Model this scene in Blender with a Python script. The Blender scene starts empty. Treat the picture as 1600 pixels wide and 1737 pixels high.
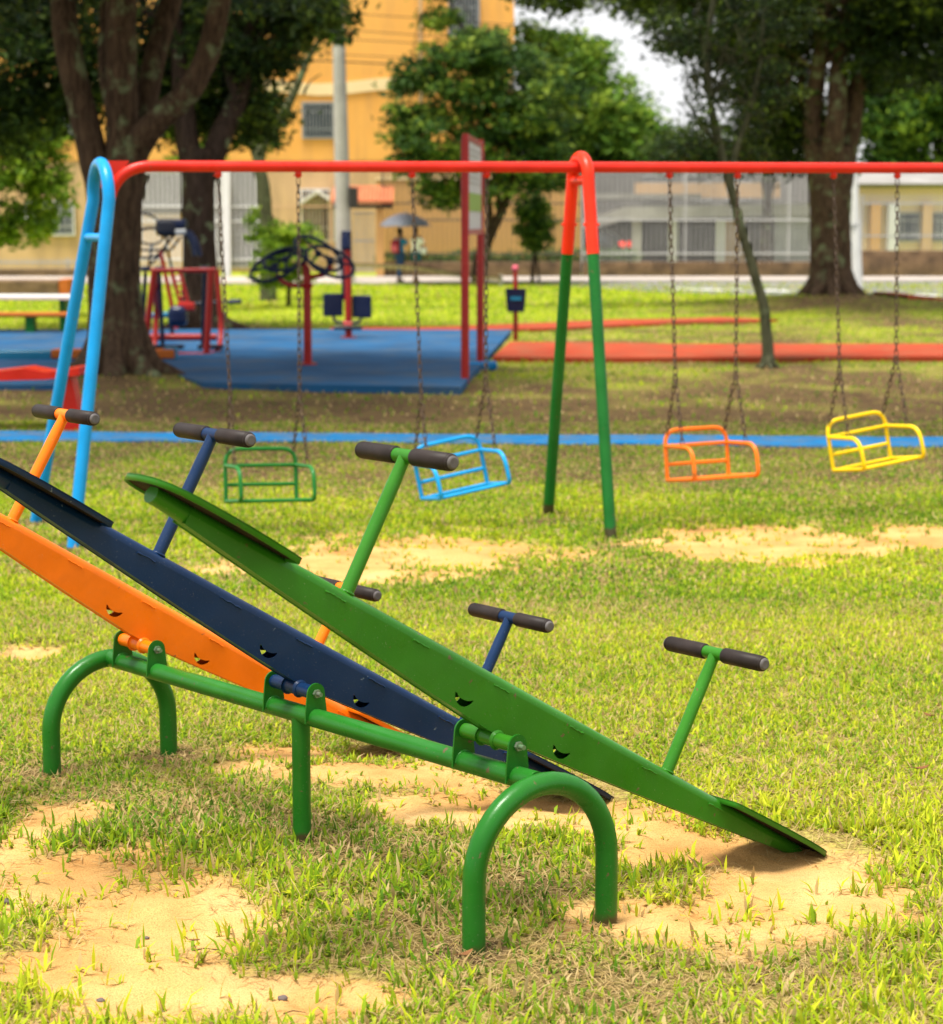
import bpy, bmesh, math, random
import numpy as np
from mathutils import Vector, Matrix
from mathutils.geometry import tessellate_polygon
R = math.radians
sc = bpy.context.scene
col = sc.collection
random.seed(7)

# ------------------------------------------------------------------ camera
FOC, HORIZ, CAMH = 3700.0, 375.0, 1.75          # focal length and horizon row for a 1600 px wide frame
PITCH = math.atan((868.5 - HORIZ) / FOC)
cam = bpy.data.cameras.new('camera'); camo = bpy.data.objects.new('camera', cam); col.objects.link(camo)
camo.location = (0, 0, CAMH); camo.rotation_euler = (R(90) - PITCH, 0, 0)
cam.sensor_fit = 'HORIZONTAL'; cam.sensor_width = 36; cam.lens = FOC / 1600 * 36
cam.clip_start = 0.1; cam.clip_end = 2000
cam.dof.use_dof = True; cam.dof.focus_distance = 6.0; cam.dof.aperture_fstop = 4.9
sc.camera = camo
# ------------------------------------------------------------------ light
SUN_EL, SUN_AZ = R(74), R(225)                  # azimuth from +Y towards +X
w = bpy.data.worlds.new('World'); sc.world = w; w.use_nodes = True
nt = w.node_tree; nt.nodes.clear()
sky = nt.nodes.new('ShaderNodeTexSky'); sky.sky_type = 'NISHITA'; sky.sun_disc = False
sky.sun_elevation = SUN_EL; sky.sun_rotation = SUN_AZ; sky.dust_density = 4; sky.air_density = 1.0
hs = nt.nodes.new('ShaderNodeHueSaturation'); hs.inputs['Saturation'].default_value = 0.25
bg = nt.nodes.new('ShaderNodeBackground'); bg.inputs['Strength'].default_value = 0.15
wo = nt.nodes.new('ShaderNodeOutputWorld')
nt.links.new(sky.outputs[0], hs.inputs['Color']); 
# bright overcast cloud over most of the sky
wtc = nt.nodes.new('ShaderNodeTexCoord'); wn = nt.nodes.new('ShaderNodeTexNoise'); wn.inputs['Scale'].default_value = 2.2; wn.inputs['Detail'].default_value = 5
nt.links.new(wtc.outputs['Generated'], wn.inputs['Vector'])
wr = nt.nodes.new('ShaderNodeMapRange'); wr.inputs['From Min'].default_value = .3; wr.inputs['From Max'].default_value = .7; wr.inputs['To Min'].default_value = .82; wr.inputs['To Max'].default_value = .97; nt.links.new(wn.outputs[0], wr.inputs['Value'])
wm = nt.nodes.new('ShaderNodeMixRGB'); nt.links.new(wr.outputs[0], wm.inputs[0]); nt.links.new(hs.outputs[0], wm.inputs[1]); wm.inputs[2].default_value = (3.7, 3.7, 3.75, 1)
nt.links.new(wm.outputs[0], bg.inputs[0]); nt.links.new(bg.outputs[0], wo.inputs[0])
sl = bpy.data.lights.new('sun', 'SUN'); sl.energy = 3.7; sl.angle = R(20); sl.color = (1, .95, .86)
so = bpy.data.objects.new('sun', sl); col.objects.link(so)
sd = Vector((math.sin(SUN_AZ) * math.cos(SUN_EL), math.cos(SUN_AZ) * math.cos(SUN_EL), math.sin(SUN_EL)))
so.rotation_euler = sd.to_track_quat('Z', 'Y').to_euler(); so.location = (0, 0, 20)
sc.view_settings.view_transform = 'Standard'; sc.view_settings.look = 'None'
sc.view_settings.gamma = 1; sc.view_settings.exposure = 1.0

# ------------------------------------------------------------------ helpers
_fw = Vector((0, math.cos(PITCH), -math.sin(PITCH))); _up = Vector((0, math.sin(PITCH), math.cos(PITCH)))
def ray(x, y): return _fw + (x - 800) / FOC * Vector((1, 0, 0)) - (y - 868.5) / FOC * _up
def gp(x, y, z=0.0):
    r = ray(x, y); t = (z - CAMH) / r.z
    return Vector((0, 0, CAMH)) + r * t
def at(x, y, Y):
    r = ray(x, y); return Vector((0, 0, CAMH)) + r * (Y / r.y)
def V(*a): return Vector(a)

def tag(o, label=None, cat=None, group=None, kind=None):
    if label: o['label'] = label
    if cat: o['category'] = cat
    if group: o['group'] = group
    if kind: o['kind'] = kind
    return o
def thing(name, label, cat, loc, group=None):
    o = bpy.data.objects.new(name, None); col.objects.link(o); o.location = loc
    o.empty_display_size = .2
    return tag(o, label, cat, group)

def wloc(o):
    v = Vector(o.location)
    while o.parent: o = o.parent; v = v + Vector(o.location)
    return v

class MB:
    def __init__(s): s.v = []; s.f = []; s.sm = []
    def add(s, vs, fs, smooth=False):
        n = len(s.v); s.v += [tuple(v) for v in vs]; s.f += [tuple(i + n for i in f) for f in fs]; s.sm += [smooth] * len(fs)
        return s
    def box(s, c, size, rz=0, M=None):
        c = Vector(c); x, y, z = [q / 2 for q in size]
        m = M or Matrix.Rotation(rz, 3, 'Z')
        vs = [c + m @ Vector((a * x, b * y, d * z)) for d in (-1, 1) for b in (-1, 1) for a in (-1, 1)]
        return s.add(vs, [(0, 2, 3, 1), (4, 5, 7, 6), (0, 1, 5, 4), (2, 6, 7, 3), (0, 4, 6, 2), (1, 3, 7, 5)])
    def rbox(s, c, size, bev, rz=0, M=None, seg=2):
        bm = bmesh.new(); bmesh.ops.create_cube(bm, size=1)
        for v in bm.verts: v.co = Vector((v.co.x * size[0], v.co.y * size[1], v.co.z * size[2]))
        bmesh.ops.bevel(bm, geom=bm.edges[:], offset=bev, segments=seg, affect='EDGES', profile=.5)
        m = M or Matrix.Rotation(rz, 3, 'Z'); c = Vector(c)
        bm.verts.index_update()
        s.add([c + m @ v.co for v in bm.verts], [[v.index for v in f.verts] for f in bm.faces], False); bm.free()
        return s
    def tube(s, pts, r, seg=12, caps=True, noise=0, smooth=True):
        pts = [Vector(p) for p in pts]; n = len(pts)
        rs = r if isinstance(r, (list, tuple)) else [r] * n
        tan = []
        for i in range(n):
            a = pts[max(i - 1, 0)]; b = pts[min(i + 1, n - 1)]
            t = (b - a); tan.append(t.normalized() if t.length > 1e-9 else Vector((0, 0, 1)))
        ref = Vector((0, 0, 1)) if abs(tan[0].z) < .9 else Vector((1, 0, 0))
        nx = tan[0].cross(ref).normalized(); vs = []
        for i in range(n):
            nx = (nx - tan[i] * nx.dot(tan[i])).normalized(); ny = tan[i].cross(nx)
            for k in range(seg):
                a = 2 * math.pi * k / seg
                rr = rs[i] * (1 + (noise * math.sin(3 * a + i * .7) * .5 + noise * (random.random() - .5) if noise else 0))
                vs.append(pts[i] + (nx * math.cos(a) + ny * math.sin(a)) * rr)
        fs = [(i * seg + k, i * seg + (k + 1) % seg, (i + 1) * seg + (k + 1) % seg, (i + 1) * seg + k) for i in range(n - 1) for k in range(seg)]
        s.add(vs, fs, smooth)
        if caps:
            s.add(vs[:seg], [tuple(range(seg))[::-1]]); s.add(vs[-seg:], [tuple(range(seg))])
        return s
    def rod(s, a, b, r, seg=12): return s.tube([a, b], r, seg)
    def roundrod(s, a, b, r, seg=16, e=None):          # rod with rounded ends
        a = Vector(a); b = Vector(b); d = (b - a).normalized(); e = e or r * .35; L = (b - a).length
        P = [a, a + d * e * .12, a + d * e * .45, a + d * e, b - d * e, b - d * e * .45, b - d * e * .12, b]
        return s.tube(P, [r * .62, r * .8, r * .95, r, r, r * .95, r * .8, r * .62], seg)
    def ball(s, c, r, seg=12, rings=8, sq=(1, 1, 1)):
        c = Vector(c); vs = [c + Vector((0, 0, r * sq[2]))]
        for i in range(1, rings):
            ph = math.pi * i / rings
            for k in range(seg):
                a = 2 * math.pi * k / seg
                vs.append(c + Vector((math.sin(ph) * math.cos(a) * r * sq[0], math.sin(ph) * math.sin(a) * r * sq[1], math.cos(ph) * r * sq[2])))
        vs.append(c - Vector((0, 0, r * sq[2]))); fs = []
        for k in range(seg): fs.append((0, 1 + k, 1 + (k + 1) % seg))
        for i in range(rings - 2):
            for k in range(seg):
                a = 1 + i * seg + k; b = 1 + i * seg + (k + 1) % seg; fs.append((a, a + seg, b + seg, b))
        L = len(vs) - 1
        for k in range(seg): fs.append((L, 1 + (rings - 2) * seg + (k + 1) % seg, 1 + (rings - 2) * seg + k))
        return s.add(vs, fs, True)
    def poly(s, outline, ext, holes=()):
        """flat polygon (list of 3-D points, may have holes) extruded by vector ext"""
        ext = Vector(ext); loops = [[Vector(p) for p in outline]] + [[Vector(p) for p in h] for h in holes]
        tris = tessellate_polygon(loops); flat = [p for l in loops for p in l]; n = len(flat)
        s.add(flat, [tuple(t) for t in tris]); s.add([p + ext for p in flat], [tuple(t[::-1]) for t in tris])
        for l in loops:
            m = len(l); s.add(l + [p + ext for p in l], [(i, (i + 1) % m, m + (i + 1) % m, m + i) for i in range(m)])
        return s
    def torus(s, c, ax1, ax2, R1, R2, r, seg=12, sec=6, stretch=0):
        c = Vector(c); ax1 = Vector(ax1); ax2 = Vector(ax2); vs = []
        for i in range(seg):
            a = 2 * math.pi * i / seg
            d = ax1 * math.cos(a) * R1 + ax2 * math.sin(a) * R2
            t = (-ax1 * math.sin(a) * R1 + ax2 * math.cos(a) * R2).normalized(); nrm = ax1.cross(ax2).normalized(); o = t.cross(nrm)
            d += ax1 * (stretch if math.cos(a) > 0 else -stretch)
            for k in range(sec):
                b = 2 * math.pi * k / sec
                vs.append(c + d + (o * math.cos(b) + nrm * math.sin(b)) * r)
        fs = [(i * sec + k, i * sec + (k + 1) % sec, ((i + 1) % seg) * sec + (k + 1) % sec, ((i + 1) % seg) * sec + k) for i in range(seg) for k in range(sec)]
        return s.add(vs, fs, True)
    def build(s, name, mat, parent=None, loc=None):
        me = bpy.data.meshes.new(name); o = bpy.data.objects.new(name, me); col.objects.link(o)
        if parent is not None: org = wloc(parent); o.parent = parent
        else: org = Vector(loc) if loc is not None else Vector((0, 0, 0)); o.location = org
        me.from_pydata([(v[0] - org[0], v[1] - org[1], v[2] - org[2]) for v in s.v], [], s.f)
        me.polygons.foreach_set('use_smooth', s.sm)
        bm = bmesh.new(); bm.from_mesh(me); bmesh.ops.recalc_face_normals(bm, faces=bm.faces); bm.to_mesh(me); bm.free()
        me.materials.append(mat); me.update(); return o

def arc(c, a1, a2, r, ax, ay, n=12):
    c = Vector(c); ax = Vector(ax); ay = Vector(ay)
    return [c + ax * r * math.cos(a1 + (a2 - a1) * i / n) + ay * r * math.sin(a1 + (a2 - a1) * i / n) for i in range(n + 1)]
def fillet(pts, r, n=6):
    """round the inner corners of a polyline"""
    pts = [Vector(p) for p in pts]; out = [pts[0]]
    for i in range(1, len(pts) - 1):
        a, b, c = pts[i - 1], pts[i], pts[i + 1]
        rr = r[i - 1] if isinstance(r, (list, tuple)) else r
        d1 = (a - b); d2 = (c - b); k = min(rr, d1.length * .49, d2.length * .49)
        p = b + d1.normalized() * k; q = b + d2.normalized() * k
        for j in range(n + 1):
            t = j / n; out.append(p * (1 - t) ** 2 + b * 2 * t * (1 - t) + q * t * t)
    out.append(pts[-1]); return out
def spline(pts, n=6):
    P = [Vector(p) for p in pts]; out = []
    for i in range(len(P) - 1):
        p0 = P[max(i - 1, 0)]; p1 = P[i]; p2 = P[i + 1]; p3 = P[min(i + 2, len(P) - 1)]
        for j in range(n):
            t = j / n
            out.append(.5 * ((2 * p1) + (p2 - p0) * t + (2 * p0 - 5 * p1 + 4 * p2 - p3) * t * t + (3 * p1 - p0 - 3 * p2 + p3) * t ** 3))
    out.append(P[-1]); return out
def lerpl(rs, n):      # interpolate radii along spline() output
    out = []
    for i in range(len(rs) - 1):
        for j in range(n): out.append(rs[i] + (rs[i + 1] - rs[i]) * j / n)
    return out + [rs[-1]]

# ------------------------------------------------------------------ noise (numpy)
def _h(ix, iy, s):
    n = (ix * 374761393 + iy * 668265263 + s * 974634777) & 0xffffffff
    n = ((n ^ (n >> 13)) * 1274126177) & 0xffffffff
    return ((n ^ (n >> 16)) & 0xffff) / 65535.0
def vnoise(x, y, s=0):
    x = np.asarray(x, float); y = np.asarray(y, float)
    ix = np.floor(x).astype(np.int64); iy = np.floor(y).astype(np.int64); fx = x - ix; fy = y - iy
    fx = fx * fx * (3 - 2 * fx); fy = fy * fy * (3 - 2 * fy)
    return (_h(ix, iy, s) * (1 - fx) + _h(ix + 1, iy, s) * fx) * (1 - fy) + (_h(ix, iy + 1, s) * (1 - fx) + _h(ix + 1, iy + 1, s) * fx) * fy
def fbm(x, y, s=0, o=4):
    r = 0; a = .5
    for i in range(o): r = r + a * vnoise(x * 2 ** i, y * 2 ** i, s + i); a *= .5
    return r / (1 - .5 ** o)

# ------------------------------------------------------------------ materials
def newmat(name):
    m = bpy.data.materials.new(name); m.use_nodes = True; nt = m.node_tree; b = nt.nodes['Principled BSDF']; return m, nt, b
def N(nt, t, **kw):
    n = nt.nodes.new(t)
    for k, v in kw.items():
        if k in n.inputs: n.inputs[k].default_value = v
        else: setattr(n, k, v)
    return n
def ramp(nt, fac, stops):
    r = nt.nodes.new('ShaderNodeValToRGB'); nt.links.new(fac, r.inputs[0])
    e = r.color_ramp.elements
    while len(e) > 1: e.remove(e[-1])
    for i, (p, c) in enumerate(stops):
        q = e[0] if i == 0 else e.new(p)
        q.position = p; q.color = (*c, 1) if len(c) == 3 else c
    return r
def c4(c): return (c[0], c[1], c[2], 1)
def paint(name, c, rough=.32, foot=0, chips=.0, chipcol=(.12, .07, .04), coat=.10, var=.12, dust=0):
    m, nt, b = newmat(name); L = nt.links
    tc = N(nt, 'ShaderNodeTexCoord')
    n1 = N(nt, 'ShaderNodeTexNoise', Scale=6.0, Detail=5.0); L.new(tc.outputs['Object'], n1.inputs['Vector'])
    r1 = ramp(nt, n1.outputs[0], [(.3, [q * (1 - var) for q in c]), (.7, [min(1, q * (1 + var) + .004) for q in c])])
    out = r1.outputs[0]
    if chips:
        n2 = N(nt, 'ShaderNodeTexNoise', Scale=22.0, Detail=8.0, Roughness=.65); L.new(tc.outputs['Object'], n2.inputs['Vector'])
        r2 = ramp(nt, n2.outputs[0], [(.685 - chips * .08, (0, 0, 0)), (.70 - chips * .08, (.85, .85, .85))])
        mx = N(nt, 'ShaderNodeMixRGB'); L.new(r2.outputs[0], mx.inputs[0]); L.new(out, mx.inputs[1]); mx.inputs[2].default_value = c4(chipcol); out = mx.outputs[0]
    if dust:
        n3 = N(nt, 'ShaderNodeTexNoise', Scale=190.0, Detail=3.0, Roughness=.7); L.new(tc.outputs['Object'], n3.inputs['Vector'])
        r3 = ramp(nt, n3.outputs[0], [(.66, (0, 0, 0)), (.74, (dust, dust, dust))])
        mx = N(nt, 'ShaderNodeMixRGB'); L.new(r3.outputs[0], mx.inputs[0]); L.new(out, mx.inputs[1]); mx.inputs[2].default_value = (.55, .5, .4, 1); out = mx.outputs[0]
    # broad dull weathering
    n6 = N(nt, 'ShaderNodeTexNoise', Scale=3.1, Detail=7.0, Roughness=.7); L.new(tc.outputs['Object'], n6.inputs['Vector'])
    r6 = ramp(nt, n6.outputs[0], [(.48, (0, 0, 0)), (.72, (.35, .35, .35))])
    mx = N(nt, 'ShaderNodeMixRGB'); L.new(r6.outputs[0], mx.inputs[0]); L.new(out, mx.inputs[1]); mx.inputs[2].default_value = (c[0] * .6 + .018, c[1] * .6 + .016, c[2] * .6 + .012, 1); out = mx.outputs[0]
    if foot:            # rust and soil at the foot of posts
        sx = N(nt, 'ShaderNodeSeparateXYZ'); L.new(tc.outputs['Object'], sx.inputs[0])
        ad = N(nt, 'ShaderNodeMath', operation='MULTIPLY_ADD'); L.new(n1.outputs[0], ad.inputs[0]); ad.inputs[1].default_value = -foot * 2.4; L.new(sx.outputs['Z'], ad.inputs[2])
        mp_ = N(nt, 'ShaderNodeMapRange'); mp_.inputs['From Min'].default_value = -foot * 1.15; mp_.inputs['From Max'].default_value = -foot * .9; mp_.inputs['To Min'].default_value = .85; mp_.inputs['To Max'].default_value = 0; L.new(ad.outputs[0], mp_.inputs['Value'])
        mx = N(nt, 'ShaderNodeMixRGB'); L.new(mp_.outputs[0], mx.inputs[0]); L.new(out, mx.inputs[1]); mx.inputs[2].default_value = (.06, .032, .018, 1); out = mx.outputs[0]
    L.new(out, b.inputs['Base Color'])
    n4 = N(nt, 'ShaderNodeTexNoise', Scale=14.0, Detail=4.0); L.new(tc.outputs['Object'], n4.inputs['Vector'])
    rr = ramp(nt, n4.outputs[0], [(.3, (rough * .75,) * 3), (.75, (min(1, rough * 1.5),) * 3)]); L.new(rr.outputs[0], b.inputs['Roughness'])
    n5 = N(nt, 'ShaderNodeTexNoise', Scale=160.0, Detail=2.0); L.new(tc.outputs['Object'], n5.inputs['Vector'])
    bp = N(nt, 'ShaderNodeBump', Strength=.12, Distance=.002); L.new(n5.outputs[0], bp.inputs['Height']); L.new(bp.outputs[0], b.inputs['Normal'])
    b.inputs['Coat Weight'].default_value = coat; b.inputs['Coat Roughness'].default_value = .12; b.inputs['Specular IOR Level'].default_value = .18
    return m
def rough(name, c, c2=None, scale=4.0, rg=.85, bump=.3, bs=30.0, metal=0, dist=.01, stain=None):
    m, nt, b = newmat(name); L = nt.links; c2 = c2 or [q * .7 for q in c]
    tc = N(nt, 'ShaderNodeTexCoord')
    n1 = N(nt, 'ShaderNodeTexNoise', Scale=scale, Detail=6.0, Roughness=.6); L.new(tc.outputs['Object'], n1.inputs['Vector'])
    r1 = ramp(nt, n1.outputs[0], [(.32, c2), (.68, c)]); out = r1.outputs[0]
    if stain:           # (colour, scale, amount, vertical streaks)
        mp = N(nt, 'ShaderNodeMapping'); mp.inputs['Scale'].default_value = (1, 1, .12) if stain[3] else (1, 1, 1); L.new(tc.outputs['Object'], mp.inputs['Vector'])
        ns = N(nt, 'ShaderNodeTexNoise', Scale=stain[1], Detail=8.0, Roughness=.72); L.new(mp.outputs[0], ns.inputs['Vector'])
        rs = ramp(nt, ns.outputs[0], [(.48, (0, 0, 0)), (.68, (stain[2],) * 3)])
        mx = N(nt, 'ShaderNodeMixRGB'); L.new(rs.outputs[0], mx.inputs[0]); L.new(out, mx.inputs[1]); mx.inputs[2].default_value = c4(stain[0]); out = mx.outputs[0]
    L.new(out, b.inputs['Base Color'])
    n2 = N(nt, 'ShaderNodeTexNoise', Scale=bs, Detail=5.0); L.new(tc.outputs['Object'], n2.inputs['Vector'])
    bp = N(nt, 'ShaderNodeBump', Strength=bump, Distance=dist); L.new(n2.outputs[0], bp.inputs['Height']); L.new(bp.outputs[0], b.inputs['Normal'])
    b.inputs['Roughness'].default_value = rg; b.inputs['Specular IOR Level'].default_value = .15 if not metal else .5; b.inputs['Metallic'].default_value = metal
    return m
def bark(name, c, c2, lichen=.0):
    m, nt, b = newmat(name); L = nt.links
    tc = N(nt, 'ShaderNodeTexCoord'); mp = N(nt, 'ShaderNodeMapping'); mp.inputs['Scale'].default_value = (1, 1, .18); L.new(tc.outputs['Object'], mp.inputs['Vector'])
    n1 = N(nt, 'ShaderNodeTexNoise', Scale=22.0, Detail=8.0, Roughness=.7); L.new(mp.outputs[0], n1.inputs['Vector'])
    r1 = ramp(nt, n1.outputs[0], [(.35, c2), (.65, c)]); out = r1.outputs[0]
    if lichen:
        n3 = N(nt, 'ShaderNodeTexNoise', Scale=3.4, Detail=7.0, Roughness=.65); L.new(tc.outputs['Object'], n3.inputs['Vector'])
        r3 = ramp(nt, n3.outputs[0], [(.58 - lichen * .05, (0, 0, 0)), (.66, (.75, .75, .75))])
        mx = N(nt, 'ShaderNodeMixRGB'); L.new(r3.outputs[0], mx.inputs[0]); L.new(out, mx.inputs[1]); mx.inputs[2].default_value = (.2, .25, .13, 1); out = mx.outputs[0]
    L.new(out, b.inputs['Base Color']); b.inputs['Roughness'].default_value = 1.0; b.inputs['Specular IOR Level'].default_value = .06
    bp = N(nt, 'ShaderNodeBump', Strength=.9, Distance=.03); L.new(n1.outputs[0], bp.inputs['Height']); L.new(bp.outputs[0], b.inputs['Normal'])
    return m
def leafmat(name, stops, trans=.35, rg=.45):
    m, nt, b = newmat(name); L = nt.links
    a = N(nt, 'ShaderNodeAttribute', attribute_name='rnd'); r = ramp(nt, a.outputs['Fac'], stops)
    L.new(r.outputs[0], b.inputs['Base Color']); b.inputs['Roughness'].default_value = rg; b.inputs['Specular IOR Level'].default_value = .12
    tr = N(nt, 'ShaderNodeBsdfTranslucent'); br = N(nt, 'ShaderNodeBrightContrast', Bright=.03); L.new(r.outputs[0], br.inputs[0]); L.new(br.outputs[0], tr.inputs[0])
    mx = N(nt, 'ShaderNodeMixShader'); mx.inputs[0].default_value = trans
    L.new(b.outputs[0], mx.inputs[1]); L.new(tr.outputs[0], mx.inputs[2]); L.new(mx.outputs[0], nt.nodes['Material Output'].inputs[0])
    return m

M = {}
M['green'] = paint('green_paint', (.011, .125, .009), chips=.5, dust=.3, foot=.07)
M['green2'] = paint('green_paint_board', (.024, .155, .006), chips=.35, dust=.3)
M['navy'] = paint('navy_paint', (.001, .019, .070), chips=.1, chipcol=(.2, .25, .3), dust=.22, rough=.38)
M['orange'] = paint('orange_paint', (.85, .17, .001), chips=.1, dust=.3)
M['under'] = rough('dark_underside', (.03, .018, .014), (.010, .008, .010), 14, .8, .3, 60, dist=.003)  # near-black tone for the undersides of the seesaw seats
M['rubber'] = rough('grip_rubber', (.030, .022, .020), (.016, .012, .011), 12, .5, .15, 120, dist=.002)
M['cap'] = rough('grip_cap', (.13, .12, .12), (.08, .07, .07), 20, .5, .2, 90, dist=.002)
M['bolt'] = rough('bolt_metal', (.12, .26, .1), (.2, .2, .18), 40, .4, .2, 90, metal=.5, dist=.002)
M['red'] = paint('red_paint', (.60, .018, .008), chips=.2)
M['redleg'] = paint('orange_red_paint', (.80, .030, .006), chips=.1)
M['swgreen'] = paint('swing_green_paint', (.006, .12, .014), chips=.3, foot=.07)
M['cyan'] = paint('cyan_paint', (.002, .26, .62), chips=.1)
M['seatgreen'] = paint('seat_green_paint', (.012, .15, .02), chips=.2)
M['seatblue'] = paint('seat_blue_paint', (.006, .30, .68), chips=.2)
M['seatorange'] = paint('seat_orange_paint', (.80, .17, .01), chips=.2)
M['seatyellow'] = paint('seat_yellow_paint', (.85, .58, .005), chips=.2)
M['chain'] = rough('rusty_chain', (.13, .08, .05), (.05, .035, .03), 60, .55, .4, 80, metal=.6, dist=.002)
M['darkred'] = paint('dark_red_paint', (.34, .016, .012), rough=.35)
M['gymnavy'] = paint('gym_navy_paint', (.004, .010, .040), rough=.35)
M['gymblack'] = paint('gym_black_paint', (.012, .014, .025), rough=.4)
M['teal'] = paint('teal_paint', (.01, .16, .28), rough=.4)
M['bark1'] = bark('bark_brown', (.12, .078, .05), (.03, .02, .014), .8)
M['bark2'] = bark('bark_dark', (.07, .045, .032), (.02, .014, .01), .2)
M['bark3'] = bark('bark_mossy', (.12, .12, .07), (.04, .045, .025), .8)
M['conc'] = rough('concrete', (.42, .40, .37), (.28, .27, .25), 1.2)
M['whitewall'] = rough('pale_wall', (.20, .195, .18), (.13, .125, .12), .5)
M['fencelight'] = rough('fence_pale', (.52, .52, .50), (.42, .42, .41), 2)
M['fencedark'] = rough('fence_brown_grey', (.13, .11, .085), (.09, .08, .06), 2)
M['white'] = rough('white_paint', (.72, .72, .70), (.60, .60, .58), 1.5, .5, .1)
M['grey'] = rough('grey_paint', (.38, .39, .39), (.28, .29, .29), 1.5, .5, .1)
M['yellowwall'] = rough('ochre_wall', (.78, .41, .11), (.70, .34, .08), .25, .9, .15, 3, stain=((.50, .27, .10), 1.6, .6, 1))
M['creamwall'] = rough('cream_wall', (.60, .40, .215), (.52, .34, .18), .3, .9, .15, 3, stain=((.30, .21, .13), 1.6, .6, 1))
M['creamband'] = rough('cream_band', (.80, .62, .36), (.72, .55, .3), .5)
M['peach'] = rough('peach_wall', (.64, .37, .14), (.56, .31, .11), .3)
M['tile'] = rough('clay_tiles', (.55, .19, .09), (.38, .12, .06), 3)
M['glass'], _nt, _b = newmat('dark_glass'); _b.inputs['Base Color'].default_value = (.03, .04, .05, 1); _b.inputs['Roughness'].default_value = .08
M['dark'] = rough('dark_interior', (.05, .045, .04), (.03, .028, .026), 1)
M['stone'] = rough('brown_stone', (.22, .14, .08), (.09, .06, .04), 2.5, .9, .6, 8, dist=.05)
M['hedge'] = leafmat('hedge_leaves', [(0, (.05, .11, .02)), (1, (.12, .2, .04))])
M['skin'] = rough('skin', (.35, .18, .11), (.30, .15, .09), 5, .6, .05)
M['hair'] = rough('hair', (.02, .014, .01), (.01, .008, .006), 20)
M['denim'] = rough('denim', (.03, .07, .17), (.02, .05, .12), 20)
M['shirtblue'] = rough('blue_cloth', (.02, .22, .48), (.015, .16, .38), 10)
M['shirtwhite'] = rough('white_cloth', (.88, .88, .9), (.8, .8, .84), 10)
M['shorts'] = rough('teal_cloth', (.02, .12, .15), (.015, .09, .12), 10)
M['bag'] = rough('red_bag', (.35, .03, .05), (.22, .02, .04), 10)
M['bagpink'] = rough('pink_pocket', (.7, .16, .2), (.6, .1, .15), 10)
M['umb'] = rough('umbrella_cloth', (.16, .17, .20), (.12, .13, .16), 4, .5, .05)
M['car'] = paint('car_paint', (.03, .035, .045), rough=.2, coat=.8)
M['tyre'] = rough('tyre', (.02, .02, .02), (.015, .015, .015), 10)
M['tail'], _nt, _b = newmat('tail_light'); _b.inputs['Base Color'].default_value = (.8, .03, .02, 1); _b.inputs['Roughness'].default_value = .2
_b.inputs['Emission Color'].default_value = (1, .06, .03, 1); _b.inputs['Emission Strength'].default_value = .5
M['panel'] = rough('sign_panel', (.55, .56, .58), (.48, .49, .5), 2)
M['panelgreen'] = rough('sign_green', (.28, .42, .12), (.24, .36, .1), 2)
M['signwhite'] = rough('sign_frame_white', (.6, .58, .56), None, 2)
M['asph'] = rough('asphalt', (.20, .195, .19), (.15, .148, .145), .8, .9, .3, 40)
M['pave'] = rough('pavement', (.42, .37, .33), (.33, .29, .26), .8)
M['mark'] = rough('road_paint', (.75, .75, .73), (.6, .6, .58), 1.5)
M['redpath'] = rough('red_rubber', (.37, .052, .018), (.27, .036, .014), 1.5, .9, .5, 60, stain=((.16, .10, .05), 2.2, .75, 0))
M['bluepath'] = rough('blue_paint_path', (.006, .18, .44), (.006, .12, .30), 5, .85, .4, 50, stain=((.16, .13, .07), 3.0, .8, 0))
M['bluemat'] = rough('blue_rubber', (.016, .095, .22), (.010, .055, .135), .9, .9, .5, 60, stain=((.09, .10, .10), 1.3, .6, 0))
M['dryleaf'] = rough('dry_leaf', (.24, .11, .04), (.12, .05, .02), 30)
M['pebble'] = rough('pebble_grey', (.16, .13, .12), (.1, .08, .07), 30)
M['wood'] = rough('play_wood', (.5, .14, .03), (.4, .1, .02), 6)
M['pennant'] = rough('faded_pennant', (.42, .33, .16), (.2, .17, .08), 6)
M['wire'] = rough('cable', (.03, .03, .03), (.02, .02, .02), 6)
M['roof'] = rough('roof_grey', (.3, .29, .28), (.22, .21, .2), 1)

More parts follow.
